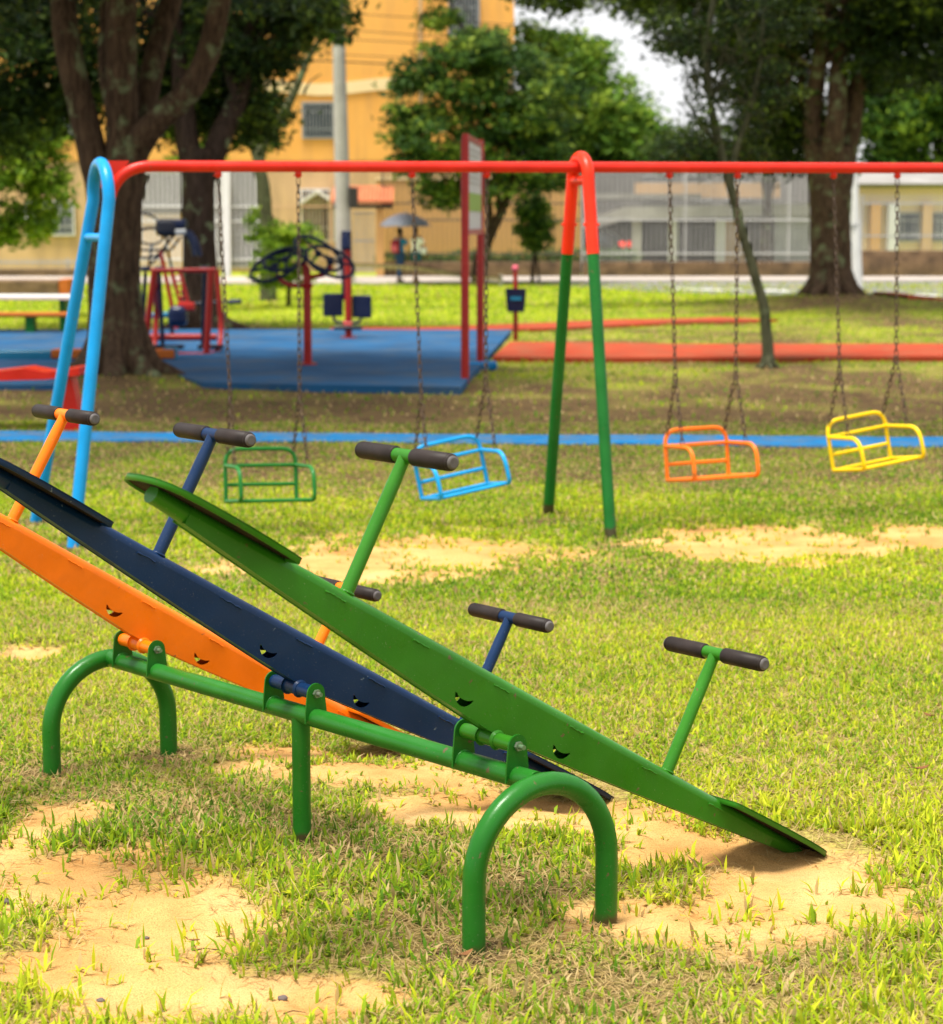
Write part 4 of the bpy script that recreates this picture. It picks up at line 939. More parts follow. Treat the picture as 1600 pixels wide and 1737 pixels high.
def fence(name, label, X0, X1, Y_, zb, zt, sp, rails, mat, post=3.0, r=.012, postm=None, Y1=None, group=None, wall=None, wallm='stone'):
    t = thing(name, label, 'fence', V((X0 + X1) / 2, Y_, 0), group); n = int((X1 - X0) / sp); mb = MB()
    for k in range(n + 1): mb.box((X0 + (X1 - X0) * k / n, Y_, (zb + zt) / 2), (r * 2, r * 2, zt - zb))
    mb.build('pickets', M[mat], t)
    for z in rails: MB().box(((X0 + X1) / 2, Y_ - r * 2, z), (X1 - X0, r * 2, .05)).build('rail', M[mat], t)
    k = 0; x = X0
    while x <= X1 + .01: MB().box((x, Y_ + r * 2, (zt + (0 if wall is None else 0)) / 2), (.07, .07, zt)).build('post', M[postm or mat], t); x += post
    if wall:
        MB().rbox(((X0 + X1) / 2, Y_ + .05, wall / 2), (X1 - X0, .3, wall), .02).build('base_wall', M[wallm], t)
    return t
YF = 68
fx = lambda px, Y_=YF: at(px, 400, Y_).x
zf = lambda py, Y_=YF: at(800, py, Y_).z
fence('picket_fence', 'tall dark picket fence in front of the peach garden wall, on a brown stone base', fx(650), fx(985), YF, .4, zf(292), .15, [zf(345), zf(373), zf(430)], 'fencedark', 3.2, .018, wall=.5)
fence('picket_fence', 'tall pale grey picket fence before the garage house, on a brown stone base', fx(988), fx(1440), YF, .4, zf(290), .15, [zf(373), zf(430)], 'fencelight', 3.2, .017, wall=.5)
fence('white_gate', 'tall white barred gate with a thick white post, left of the concrete pole', fx(236), fx(450), YF, .3, zf(288), .15, [zf(350), zf(375), zf(440)], 'white', 1.35, .027)
c = at(385, 400, YF - .2); tag(MB().rbox((c.x, YF - .25, zf(288) / 2), (.22, .2, zf(288)), .02).build('gate_post', M['white'], None, (c.x, YF - .25, 0)), 'thick square white post standing in the white barred gate', 'post')
fence('picket_fence', 'thin pale picket fence below the cream wall, between white gate and tiled shelter', fx(452), fx(588), YF, .2, zf(292), .13, [zf(350), zf(440)], 'creamwall', 2.0, .011)
fence('picket_fence', 'low green grey picket fence left of the big forked tree', fx(-160), fx(232), YF, .25, zf(438), .16, [zf(445)], 'grey', 2.5, .014, wall=.28)
fence('picket_fence', 'pale picket fence right of the massive tree before the beige houses', fx(1462), fx(1700), YF, .6, zf(330), .14, [zf(345), zf(400)], 'grey', 2.6, .014, wall=.85)
# hedge behind the picket fence
hd = thing('hedge', 'low clipped hedge strip behind the grey picket fence', 'hedge', V(fx(850), 69.2, 0))
add_leaves('leaves', M['hedge'], hd, [((fx(x), 69.2, .62), (1.0, .25, .22), 1) for x in range(690, 1060, 40)], 6500, .07, 40, clump=.12)

# house with garage on the right
hs_ = thing('garage_house', 'pale house with an open dark garage under a long concrete slab', 'house', V(10, 74, 0))
YH = 74; hx = lambda px: at(px, 400, YH).x; hz = lambda py: at(1200, py, YH).z
MB().box(((hx(985) + hx(1450)) / 2, YH + 8, hz(285) / 2), (hx(1450) - hx(985), 6, hz(285))).build('wall', M['whitewall'], hs_)
mb = MB(); y0_ = YH - .3
mb.poly([V(hx(960), y0_, hz(402)), V(hx(1060), y0_, hz(372)), V(hx(1440), y0_, hz(364)), V(hx(1440), y0_, hz(344)), V(hx(1060), y0_, hz(351)), V(hx(960), y0_, hz(385))], V(0, 5.2, 0)); mb.build('slab', M['conc'], hs_)
MB().box(((hx(985) + hx(1190)) / 2, YH + 2, hz(333)), (hx(1190) - hx(985), 4, .18)).build('upper_slab', M['roof'], hs_)
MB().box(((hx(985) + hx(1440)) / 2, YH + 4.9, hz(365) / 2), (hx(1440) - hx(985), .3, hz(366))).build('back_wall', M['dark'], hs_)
for px in (1080, 1142, 1222, 1300): MB().box((hx(px), YH, hz(372) / 2), (.28, .3, hz(372))).build('column', M['white'] if px in (1142, 1222) else M['conc'], hs_)
d = MB()
for k in range(22): d.box((hx(1345), YH + .1, .06 + hz(368) * (k + .5) / 22 * .98), (hx(1376) - hx(1314), .06 + .02 * (k % 2), hz(368) / 22))
d.build('roller_door', M['grey'], hs_)
MB().box((hx(1245), YH + .2, .9), (hx(1268) - hx(1226), .1, 1.8)).build('side_panel', M['creamwall'], hs_)
for px in (1110, 1180, 1250): grid_window(hs_, V(hx(px) * 1.07, YH + 4.98, hz(315)), .9, .8, bars=5, frame='grey')
MB().box(((hx(1080) + hx(1330)) / 2 * 1.0, YH + 1.0, hz(322)), (hx(1330) - hx(1080), .1, .5)).build('parapet', M['creamwall'], hs_)
# houses at the right border
h2 = thing('beige_house', 'beige house behind the pale fence at the right border', 'house', V(19, 76, 0)); hx2 = lambda px: at(px, 400, 76).x; hz2 = lambda py: at(1500, py, 76).z
MB().box(((hx2(1455) + hx2(1760)) / 2, 79, hz2(312) / 2), (hx2(1760) - hx2(1455), 6, hz2(312))).build('wall', M['creamband'], h2)
MB().poly([V(hx2(1440), 75.5, hz2(312)), V(hx2(1775), 75.5, hz2(312)), V(hx2(1700), 79, hz2(275)), V(hx2(1500), 79, hz2(275))], V(0, .4, -.12)).build('roof', M['roof'], h2)
for px, m_ in ((1482, 'peach'), (1512, 'white'), (1570, 'creamwall')): MB().rbox((hx2(px), 75.8, hz2(345) / 2), (.36, .36, hz2(345)), .02).build('pillar', M[m_], h2)
for px in (1540, 1590): grid_window(h2, V(hx2(px), 75.98, hz2(385)), .9, .9, bars=5, frame='grey')
# stone wall at the left
c0 = gp(-160, 503); c1 = gp(100, 503)
sw_ = tag(MB().rbox(((c0.x + c1.x) / 2, c0.y + .5, .17), (c1.x - c0.x, 1.0, .42), .04).build('low_wall', M['stone'], None, ((c0.x + c1.x) / 2, c0.y + .5, 0)), 'low brown masonry block on the grass at the left border', 'wall')
MB().box((c1.x + .12, c0.y + .5, .2), (.22, 1.0, .4)).build('end_block', M['wood'], sw_)

# utility pole, white pole, wires
p0 = at(585, 478, 63.5); p1 = at(571, -80, 63.5)
up_ = thing('utility_pole', 'tapered grey concrete utility pole with a meter box, leaning slightly left', 'pole', V(p0.x, 63.5, 0))
MB().tube([V(p0.x, 63.5, -.1), (p0 * .5 + p1 * .5), p1], [.25, .2, .16], 16).build('shaft', M['conc'], up_)
c = at(600, 335, 63.3); MB().rbox(c, (.24, .25, .6), .03).build('meter_box', M['dark'], up_)
p0 = at(1456, 500, 56); p1 = at(1446, 250, 56)
wp = thing('white_pole', 'white painted pole at the roadside just right of the massive tree', 'pole', V(p0.x, 56, 0))
MB().tube([V(p0.x, 56, -.1), p1], [.13, .11], 14).build('shaft', M['white'], wp); MB().tube([at(1449, 380, 56), at(1449, 384, 56)], .14, 14).build('collar', M['grey'], wp)
for j, (ya, yb, yc) in enumerate(((8, 22, 48), (30, 50, 80), (62, 66, 92), (88, 92, 118), (98, 104, 135))):
    mb = MB(); pts = [at(-300, ya - 25, 66), at(200, ya + 3, 65), at(575, yb, 63.4), at(930, (yb + yc) / 2 + 12, 63.5)]
    tag(mb.tube(spline(pts, 6), .012 if j != 4 else .02, 6).build('power_line', M['wire'], None, pts[2]), ['topmost', 'second', 'third', 'fourth', 'lowest'][j] + ' of the thin power lines crossing before the ochre wall', 'cable', 'power lines by the utility pole')

#@@PART4
# ------------------------------------------------------------------ exercise machines
def G(px, py, Y): return at(px, py, Y)
MZ = .07
def grnd(px, Y, z=MZ): c = at(px, 500, Y); return V(c.x, Y, z)
# air walker: red goal-like frame with navy swinging legs
Ya = 27.9; q = lambda x, y, d=0: at(x, y, Ya + d)
t = thing('air_walker', 'red framed air walker with navy swinging arms on the blue mat', 'exercise machine', grnd(305, Ya), 'outdoor exercise machines')
for x0, x1, d in ((262, 243, 0), (358, 350, 0)):
    MB().tube([q(x0, 458, d), q(x1, 606, d)], .042, 14).build('frame_post', M['darkred'], t)
MB().tube(fillet([q(368, 458, .9), q(376, 560, .9), q(372, 596, .6), q(345, 605, 0)], .22, 8), .034, 12).build('frame_loop', M['darkred'], t)
MB().tube(fillet([q(262, 458, 0), q(266, 530, .9), q(262, 596, .7), q(246, 604, 0)], .2, 8), .034, 12).build('frame_loop', M['darkred'], t)
MB().rod(q(256, 459), q(366, 458), .03, 12).build('top_bar', M['darkred'], t)
MB().rod(q(246, 600), q(350, 601), .024, 12).build('base_bar', M['darkred'], t)
MB().rod(q(255, 572, .8), q(368, 572, .8), .045, 12).build('base_bar', M['darkred'], t)
for x0, x1 in ((247, 240), (270, 276), (347, 344)):
    a_ = MB().rod(q(x0, 462, .35), q(x1, 584, .45), .028, 12).build('swing_arm', M['gymnavy'], t)
    MB().rbox(q(x1 + 14, 588, .45), (.34, .16, .05), .015).build('footplate', M['gymblack'], a_)
    MB().ball(q(x0, 456, .2), .06, 12, 8, (1.4, 1, .6)).build('pivot_cap', M['gymnavy'], t)
# seated machine behind
Yc = 31.5; q = lambda x, y, d=0: at(x, y, Yc + d)
t = thing('rowing_machine', 'seated exercise machine with a round navy seat, red frame and long black handle', 'exercise machine', grnd(300, Yc), 'outdoor exercise machines')
MB().tube([q(316, 535), q(318, 538)], .03).build('joint', M['gymnavy'], t)
MB().rbox(q(302, 536), (.27, .30, .30), .09, seg=3).build('seat', M['gymnavy'], t)
MB().rod(q(290, 548), q(296, 590), .03).build('seat_post', M['gymnavy'], t)
MB().tube([q(305, 520), q(345, 513), q(408, 511)], .02).build('handle_bar', M['gymblack'], t)
MB().roundrod(q(388, 512), q(410, 511), .035).build('hand_grip', M['gymnavy'], t)
MB().tube(fillet([q(275, 590), q(330, 588), q(376, 590)], .1), .04).build('base_tube', M['gymnavy'], t)
MB().tube([q(236, 536), q(285, 534)], .045).build('back_tube', M['teal'], t)
for k in range(2): MB().tube([q(288 + k * 16, 455), q(308 + k * 13, 520)], .026).build('frame_tube', M['darkred'], t)
r_ = MB()
for k in range(6): r_.rod(q(292 + k * 3.2, 468 + k * 9), q(305 + k * 3, 466 + k * 9), .014)
r_.build('rungs', M['darkred'], t)
MB().rbox(q(316, 520), (.26, .12, .12), .03).build('frame_joint', M['darkred'], t)
# elliptical machine farther behind
Yd = 34.5; q = lambda x, y, d=0: at(x, y, Yd + d)
t = thing('ski_machine', 'tall ski machine with a black head and curved navy handles before the dark tree', 'exercise machine', grnd(280, Yd), 'outdoor exercise machines')
MB().rbox(q(284, 386), (.36, .30, .28), .09, seg=3).build('head_box', M['gymblack'], t)
MB().rbox(q(305, 380), (.22, .26, .16), .06, seg=3).build('head_cap', M['gymnavy'], t)
for k in range(2):
    h = MB().tube(spline([q(304 + k * 8, 392, k * .2), q(316 + k * 7, 396, k * .2), q(326 + k * 7, 412, k * .2), q(330 + k * 9, 434, k * .2)], 5), .04, 12).build('handle', M['gymnavy'], t)
MB().rod(q(298, 394, -.15), q(315, 393, -.15), .045, 12).build('head_band', M['grey'], t)
mb = MB(); c = q(252, 412); mb.torus(c, V(.46, .15, .1).normalized(), V(-.2, .3, 1).normalized(), .30, .24, .024, 28, 8); mb.build('wheel_rim', M['gymblack'], t)
mb = MB(); c = q(248, 388); mb.torus(c, V(.8, .1, -.5).normalized(), V(.5, .1, .8).normalized(), .30, .22, .018, 28, 8); mb.build('wheel_rim', M['gymblack'], t)
for a_, b_ in (((236, 424), (290, 424)), ((290, 424), (306, 402)), ((275, 424), (298, 396)), ((258, 412), (252, 455)), ((280, 424), (256, 448)), ((284, 424), (304, 505))):
    MB().rod(q(*a_), q(*b_), .02, 8).build('frame_tube', M['gymblack'], t)
MB().tube(fillet([q(272, 426), q(288, 500), q(300, 564)], .1), .035, 12).build('main_post', M['darkred'], t)
# wheel machine
Ye = 25.8; q = lambda x, y, d=0: at(x, y, Ye + d)
t = thing('wheel_machine', 'red post exercise machine with large tilted navy hand wheels', 'exercise machine', grnd(521, Ye), 'outdoor exercise machines')
MB().tube([grnd(521, Ye, 0), q(521, 470), q(519, 455), q(514, 444)], [.05, .05, .046, .03], 18).build('post', M['darkred'], t)
MB().tube([grnd(521, Ye, .068), grnd(521, Ye, .085)], .11, 18).build('base_flange', M['darkred'], t)
MB().tube([q(521, 481), q(521, 489)], [.075, .06], 16).build('collar', M['darkred'], t)
MB().tube(spline([q(518, 484), q(495, 484), q(480, 478), q(470, 466)], 5), .028, 12).build('branch', M['darkred'], t)
MB().tube(spline([q(522, 470), q(538, 468), q(552, 464), q(562, 450)], 5), .028, 12).build('branch', M['darkred'], t)
for (px, py, a1, a2, R1, R2) in ((466, 452, V(.86, .3, .45), V(-.25, .6, .5), .31, .2), (484, 440, V(.92, .2, .25), V(-.1, .6, .6), .26, .17), (540, 430, V(.85, .2, -.5), V(.3, .6, .5), .31, .19), (560, 444, V(.9, .2, -.35), V(.2, .6, .6), .30, .2)):
    a1 = a1.normalized(); a2 = (a2 - a1 * a2.dot(a1)).normalized(); c = q(px, py)
    wh = MB().torus(c, a1, a2, R1, R2, .021, 36, 8).build('hand_wheel', M['gymnavy'], t)
    sp = MB()
    for k in range(3): a_ = k * 2.09 + .4; sp.rod(c, c + a1 * R1 * math.cos(a_) + a2 * R2 * math.sin(a_), .014, 8)
    sp.ball(c, .045, 10, 6); sp.build('spokes', M['gymnavy'], wh)
# back press machine
Yf = 31.7; q = lambda x, y, d=0: at(x, y, Yf + d)
t = thing('leg_press', 'red post machine with two navy seat backs facing away from each other', 'exercise machine', grnd(591, Yf), 'outdoor exercise machines')
MB().tube([grnd(591, Yf, 0), q(591, 480), q(589, 424)], .052, 18).build('post', M['darkred'], t)
MB().tube([grnd(591, Yf, .068), grnd(591, Yf, .09)], .12, 18).build('base_flange', M['darkred'], t)
MB().rbox(q(588, 450, .10), (.15, .05, 1.0), .03, seg=3).build('back_board', M['gymnavy'], t)
MB().tube([q(587, 420), q(586, 405), q(586, 396)], [.075, .065, .03], 16).build('post_cap', M['gymnavy'], t)
for s_, cx, rot in ((-1, 565, .35), (1, 614, -.35)):
    sb = MB().rbox(q(cx, 517 if s_ < 0 else 520), (.30, .05, .33), .024, rz=rot, seg=3).build('seat_back', M['gymnavy'], t)
    MB().tube(fillet([q(cx, 530), q(cx + s_ * -2, 547), q(591, 548)], .08), .022, 10).build('seat_bracket', M['gymnavy'], t)
MB().roundrod(q(566, 556, -.1), q(614, 556, -.1), .03, 12).build('foot_bar', M['gymblack'], t)
MB().rod(q(583, 552), q(597, 552), .075, 14).build('hinge', M['darkred'], t)
# signboard
Ys = 23.5; q = lambda x, y, d=0: at(x, y, Ys + d)
t = thing('signboard', 'tall red two-post signboard seen nearly edge on, pale panel with a green band', 'sign', V(q(800, 400).x, 24.6, 0))
A0 = V(q(789, 400).x, Ys, 0); B1 = at(815, 400, 26.2); B1 = V(B1.x, 26.2, 0)
ztA = at(789, 226, Ys).z; ztB = at(815, 258, 26.2).z
MB().tube([A0 + V(0, 0, -.05), A0 + V(0, 0, ztA - .1), A0 + V(0, 0, ztA)], [.045, .045, .03], 16).build('post', M['darkred'], t)
MB().tube([B1 + V(0, 0, -.05), B1 + V(0, 0, ztB + .1), B1 + V(0, 0, ztB + .15)], [.045, .045, .03], 16).build('post', M['darkred'], t)
dd = (B1 - A0).normalized(); nn = V(dd.y, -dd.x, 0)
def pnl(u0, u1, z0, z1, th, off=0): 
    P = [A0 + (B1 - A0) * u + V(0, 0, z) + nn * (off - th / 2) for u, z in ((u0, z0), (u1, z0), (u1, z1), (u0, z1))]; return MB().poly(P, nn * th)
pnl(.03, .97, ztA - .06, ztA, .06).build('top_rail', M['darkred'], t); pnl(.03, .97, 1.60, 1.66, .06).build('lower_rail', M['darkred'], t)
pn = pnl(.03, .97, 1.66, ztA - .06, .03).build('panel', M['panel'], t)
pnl(.06, .94, 1.86, 2.06, .004, .020).build('green_band', M['panelgreen'], pn)
for k in range(7): pnl(.10, .90 - .07 * (k % 3), 2.16 + k * .06, 2.18 + k * .06, .003, .019).build('text_line', M['grey'], pn)
for P in (B1,): MB().rbox(P + V(.02, -.15, .04), (.36, .5, .09), .03, seg=2).build('blue_footing', M['bluepath'], t)
# bin
Yg = 32.4; q = lambda x, y, d=0: at(x, y, Yg + d)
t = thing('litter_bin', 'small dark blue litter bin hung on a brown red post at the mat corner', 'bin', grnd(875, Yg, 0))
MB().tube([grnd(875, Yg, -.05), q(875, 490), q(874, 458)], [.036, .036, .032], 12).build('post', M['darkred'], t)
MB().ball(q(874, 455), .05, 12, 8).build('knob', M['bagpink'], t)
c = q(875, 509, -.12); mb = MB(); w0, w1 = .155, .125; h_ = .17
vs = [c + V(sx * (w0 if z > 0 else w1), sy * (.13 if z > 0 else .11), z * h_) for z in (-1, 1) for sy in (-1, 1) for sx in (-1, 1)]
mb.add(vs, [(0, 2, 3, 1), (0, 1, 5, 4), (2, 6, 7, 3), (0, 4, 6, 2), (1, 3, 7, 5)]); ins = [c + V(sx * w0 * .92, sy * .115, h_) for sy in (-1, 1) for sx in (-1, 1)]; bt = [p - V(0, 0, .2) for p in ins]
mb.add(vs[4:] + ins, [(0, 1, 5, 4), (1, 3, 7, 5), (3, 2, 6, 7), (2, 0, 4, 6)]); mb.add(ins + bt, [(0, 1, 5, 4), (1, 3, 7, 5), (3, 2, 6, 7), (2, 0, 4, 6), (4, 5, 7, 6)])
mb.build('bucket', M['gymnavy'], t)
MB().box(c + V(0, -.128, .03), (.16, .01, .05)).build('label_plate', M['teal'], t)
# rope of yellow and black links by the street
P = spline([at(600, 448, 60.3), at(700, 452, 60.3), at(790, 466, 60), at(850, 470, 58)], 8); 
t = thing('warning_rope', 'sagging rope with yellow wedge pennants in front of the brown stone base', 'rope', V(P[0].x, 60.3, 0))
MB().tube(P, .03, 8).build('rope', M['bark2'], t)
up_ = []; lo_ = []
for k in range(69):
    u_ = k / 69 * (len(P) - 1); i0 = int(u_); p = P[i0].lerp(P[min(i0 + 1, len(P) - 1)], u_ - i0); up_.append(p + V(0, -.04, 0)); lo_.append(p + V(0, -.04, -.15 if k % 2 else -.04))
MB().poly(up_ + lo_[::-1], V(0, .012, 0)).build('pennants', M['pennant'], t)
for px in (600, 850):
    p = at(px, 470, 60.4 if px == 600 else 58.1); MB().rod(V(p.x, p.y, 0), V(p.x, p.y, .62 if px == 600 else .35), .04).build('rope_post', M['conc'], t)

# ------------------------------------------------------------------ benches and play pieces on the left
def plank(name, label, cat, x0, x1, ytop, Y, th, dep, mat, legs, legm, lw=.14):
    a = at(x0, ytop, Y); b = at(x1, ytop, Y); z = a.z - th / 2; t = thing(name, label, cat, V((a.x + b.x) / 2, Y, 0))
    MB().rbox(((a.x + b.x) / 2, Y, z), (b.x - a.x, dep, th), min(th * .3, .02), seg=3).build('seat' if cat == 'bench' else 'top', M[mat], t)
    for px in legs: c = at(px, ytop, Y); MB().rbox((c.x, Y, (z - th / 2) / 2), (lw, dep * .7, z - th / 2), .01).build('leg', M[legm], t)
    return t, a, b
plank('play_table', 'white topped table with green edge behind the blue left swing frame', 'table', -140, 136, 500, 34, .07, .7, 'white', (-90, 110), 'swgreen', .1)
plank('bench', 'long orange bench with a dark green leg, left behind the blue swing legs', 'bench', -140, 128, 530, 33.4, .06, .34, 'wood', (-80, 52), 'swgreen')
t, a, b = plank('balance_beam', 'low balance beam, teal at the left and orange at its right end', 'balance beam', -140, 90, 594, 26.9, .11, .3, 'teal', (-90, 60), 'teal')
a2 = at(90, 594, 26.9); b2 = at(298, 590, 26.9); MB().rbox(((a2.x + b2.x) / 2, 26.9, (a2.z + b2.z) / 2 - .055), (b2.x - a2.x, .3, .11), .02, seg=3).build('orange_top', M['wood'], t); MB().rbox((at(290, 600, 26.9).x, 26.9, .12), (.16, .2, .18), .02).build('leg', M['teal'], t)
Yh = 18.4; q = lambda x, y, d=0: at(x, y, Yh + d)
t = thing('play_table', 'red moulded low play table with a flared leg, left behind the blue swing legs', 'play table', V(q(60, 600).x, Yh, 0))
pts = [q(x, y) for x, y in ((-140, 638), (-60, 634), (0, 628), (50, 622), (85, 629), (142, 621), (142, 634), (85, 641), (0, 643), (-140, 652))]
MB().poly([p - V(0, .2, 0) for p in pts], V(0, .42, 0)).build('table_top', M['red'], t)
zl = gzs(q(115, 700).x, Yh)
for cx in (112, -90):
    c = q(cx, 640); MB().poly([V(c.x - .06, Yh - .12, c.z), V(c.x + .07, Yh - .12, c.z), V(c.x + .16, Yh - .12, zl - .05), V(c.x - .13, Yh - .12, zl - .05)], V(0, .24, 0)).build('leg', M['red'], t)

# ------------------------------------------------------------------ people under the umbrella
def skin_mesh(name, verts, edges, radii, mat, parent, sub=2, root=0):
    me = bpy.data.meshes.new(name + '_tmp'); org = wloc(parent)
    me.from_pydata([tuple(Vector(v) - org) for v in verts], edges, []); o = bpy.data.objects.new(name + '_tmp', me); col.objects.link(o)
    m_ = o.modifiers.new('s', 'SKIN'); m_.use_smooth_shade = True; o.modifiers.new('u', 'SUBSURF').levels = sub
    for i, r_ in enumerate(radii):
        d = me.skin_vertices[0].data[i]; d.radius = r_ if isinstance(r_, tuple) else (r_, r_); d.use_root = (i == root)
    bpy.context.view_layer.update(); dg = bpy.context.evaluated_depsgraph_get(); new = bpy.data.meshes.new_from_object(o.evaluated_get(dg))
    new.name = name; bpy.data.objects.remove(o); n_ = bpy.data.objects.new(name, new); col.objects.link(n_); n_.parent = parent
    new.materials.clear(); new.materials.append(mat)
    for p in new.polygons: p.use_smooth = True
    return n_
def person(loc, label, h, face, top, bottom, topm, botm, hairm, stride=.22, arm_up=False, short=False, group=None):
    """face: unit vector the person walks towards"""
    t = thing('person', label, 'person', loc, group); k = h / 1.7; f = Vector(face).normalized(); s = V(-f.y, f.x, 0)
    def P(a, b, z): return Vector(loc) + f * a * k + s * b * k + V(0, 0, z * k)
    vs = [P(0, 0, .95), P(0, 0, 1.12), P(0, 0, 1.30), P(-.01, 0, 1.43), P(0, 0, 1.50), P(.01, 0, 1.57), P(.02, 0, 1.66), P(.06, 0, 1.60)]
    rd = [.12, .11, .125, .09, .048, .07, .075, .03]; ed = [(0, 1), (1, 2), (2, 3), (3, 4), (4, 5), (5, 6), (5, 7)]
    for q_, st in ((1, stride), (-1, -stride)):
        i = len(vs); vs += [P(0, .09 * q_, .88), P(st * .55, .10 * q_, .50), P(st * .8 - (.12 if st < 0 else 0), .10 * q_, .09 + (.04 if st < 0 else 0)), P(st * .8 + .15 - (.12 if st < 0 else 0), .11 * q_, .035 + (.02 if st < 0 else 0))]
        rd += [.085, .055, .036, .035]; ed += [(0, i), (i, i + 1), (i + 1, i + 2), (i + 2, i + 3)]
    for q_ in (1, -1):
        i = len(vs); up_ = arm_up and q_ == 1
        el = P(.06, .25 * q_, 1.18) if not up_ else P(.14, .22 * q_, 1.20); wr = P(.14, .25 * q_, .95) if not up_ else P(.24, .14 * q_, 1.34)
        hd = wr + (wr - el).normalized() * .06 * k
        vs += [P(0, .17 * q_, 1.38), el, wr, hd]; rd += [.052, .038, .026, (.036, .018)]; ed += [(3, i), (i, i + 1), (i + 1, i + 2), (i + 2, i + 3)]
        dv = (hd - wr).normalized()
        for j in range(4):
            b0 = len(vs); o_ = f * (j - 1.5) * .018 * k; L_ = (.05, .06, .055, .042)[j] * k
            vs += [hd + o_ + dv * .02 * k, hd + o_ + dv * (.02 + L_) + s * -q_ * .015 * k]; rd += [.0095, .008]; ed += [(i + 3, b0), (b0, b0 + 1)]
        b0 = len(vs); vs += [hd + f * .035 * k, hd + f * .05 * k + dv * .035 * k]; rd += [.010, .009]; ed += [(i + 3, b0), (b0, b0 + 1)]
    rd = [tuple(x_ * k for x_ in r_) if isinstance(r_, tuple) else r_ * k for r_ in rd]
    skin_mesh('body', vs, ed, rd, M['skin'], t)
    fc = MB(); 
    for q_ in (1, -1): fc.ball(P(.092, .032 * q_, 1.625), .010 * k, 8, 6)
    fc.build('eyes', M['hair'], t); MB().ball(P(.10, 0, 1.555), .018 * k, 8, 6, (.4, 1, .35)).build('mouth', M['bagpink'], t)
    MB().tube([P(-.005, 0, 1.74), P(-.03, 0, 1.70), P(-.045, 0, 1.64), P(-.05, 0, 1.57), P(-.05, 0, 1.50)] if hairm else [P(0, 0, 1.7), P(0, 0, 1.72)], [.03 * k, .082 * k, .09 * k, .07 * k, .03 * k] if hairm else .03, 14).build('hair', M['hair'], t)
    mb = MB(); seg = 20; vs2 = []; prof = ((.90, .150, .115), (1.0, .148, .118), (1.12, .140, .112), (1.25, .158, .120), (1.35, .172, .115), (1.41, .150, .095), (1.455, .085, .075), (1.48, .055, .055))
    for z, w2, d2 in prof:
        for c_ in range(seg): a_ = 2 * math.pi * c_ / seg; vs2.append(P(math.cos(a_) * d2, math.sin(a_) * w2, z + .006 * math.sin(3 * a_)))
    mb.add(vs2, [(i_ * seg + c_, i_ * seg + (c_ + 1) % seg, (i_ + 1) * seg + (c_ + 1) % seg, (i_ + 1) * seg + c_) for i_ in range(len(prof) - 1) for c_ in range(seg)], True)
    for q_ in (1, -1):
        up_ = arm_up and q_ == 1; sh = P(0, .13 * q_, 1.385); el = P(.05, .245 * q_, 1.20) if not up_ else P(.12, .215 * q_, 1.21)
        mb.tube([sh, sh.lerp(el, .3), sh.lerp(el, .7), el], [.06 * k, .068 * k, .062 * k, .058 * k], 14)
    mb.build('shirt', topm, t)
    ve = [P(0, 0, 1.0), P(0, 0, .93)]; re = [.135, .145]; ee = [(0, 1)]
    for q_, st in ((1, stride), (-1, -stride)):
        i = len(ve); ve += [P(0, .09 * q_, .86), P(st * .42 if short else st * .55, .10 * q_, .60 if short else .50)]; re += [.105, .085 if short else .075]; ee += [(1, i), (i, i + 1)]
        if not short: ve += [P(st * .8 - (.12 if st < 0 else 0), .10 * q_, .13)]; re += [.062]; ee += [(i + 1, i + 2)]
    skin_mesh('trousers' if not short else 'shorts', ve, ee, [x_ * k for x_ in re], botm, t)
    for q_, st in ((1, stride), (-1, -stride)):
        b_ = P(st * .8 - (.12 if st < 0 else 0), .105 * q_, .04 + (.03 if st < 0 else 0)); MB().rbox(b_ + f * .06 * k, (.27 * k, .09 * k, .08 * k), .03, M=Matrix((f, s, UZ)).transposed(), seg=3).build('shoe', M['hair'] if not short else M['skin'], t)
    return t, P
Yp = 60.9; fdir = V(.55, .83, 0)
c = at(679, 480, Yp); t1, P1 = person((c.x, Yp, .07), 'person in a blue shirt and jeans carrying a dark red backpack, left under the umbrella', 1.47, fdir, '', '', M['shirtblue'], M['denim'], True, .16, arm_up=False)
b_ = MB().rbox(P1(-.19, .05, 1.14), (.14, .27, .36), .06, M=Matrix((fdir.normalized(), V(-fdir.y, fdir.x, 0).normalized(), UZ)).transposed(), seg=3).build('backpack', M['bag'], None, P1(-.2, .06, .97))
tag(b_, 'dark red backpack with a pink pocket on the back of the person in blue', 'backpack')
MB().rbox(P1(-.275, .02, 1.08), (.05, .19, .18), .03, M=Matrix((fdir.normalized(), V(-fdir.y, fdir.x, 0).normalized(), UZ)).transposed(), seg=3).build('pocket', M['bagpink'], b_)
c2 = at(706, 480, Yp - .2); t2, P2 = person((c2.x, Yp - .2, .07), 'person in a white shirt and dark teal shorts holding the grey umbrella', 1.50, fdir, '', '', M['shirtwhite'], M['shorts'], True, .14, arm_up=True, short=True)
b_ = MB().rbox(P2(.05, -.26, .98), (.15, .09, .19), .04, seg=3).build('handbag', M['shirtwhite'], None, P2(.05, -.26, .86)); tag(b_, 'small white bag at the right side of the person in white', 'bag')
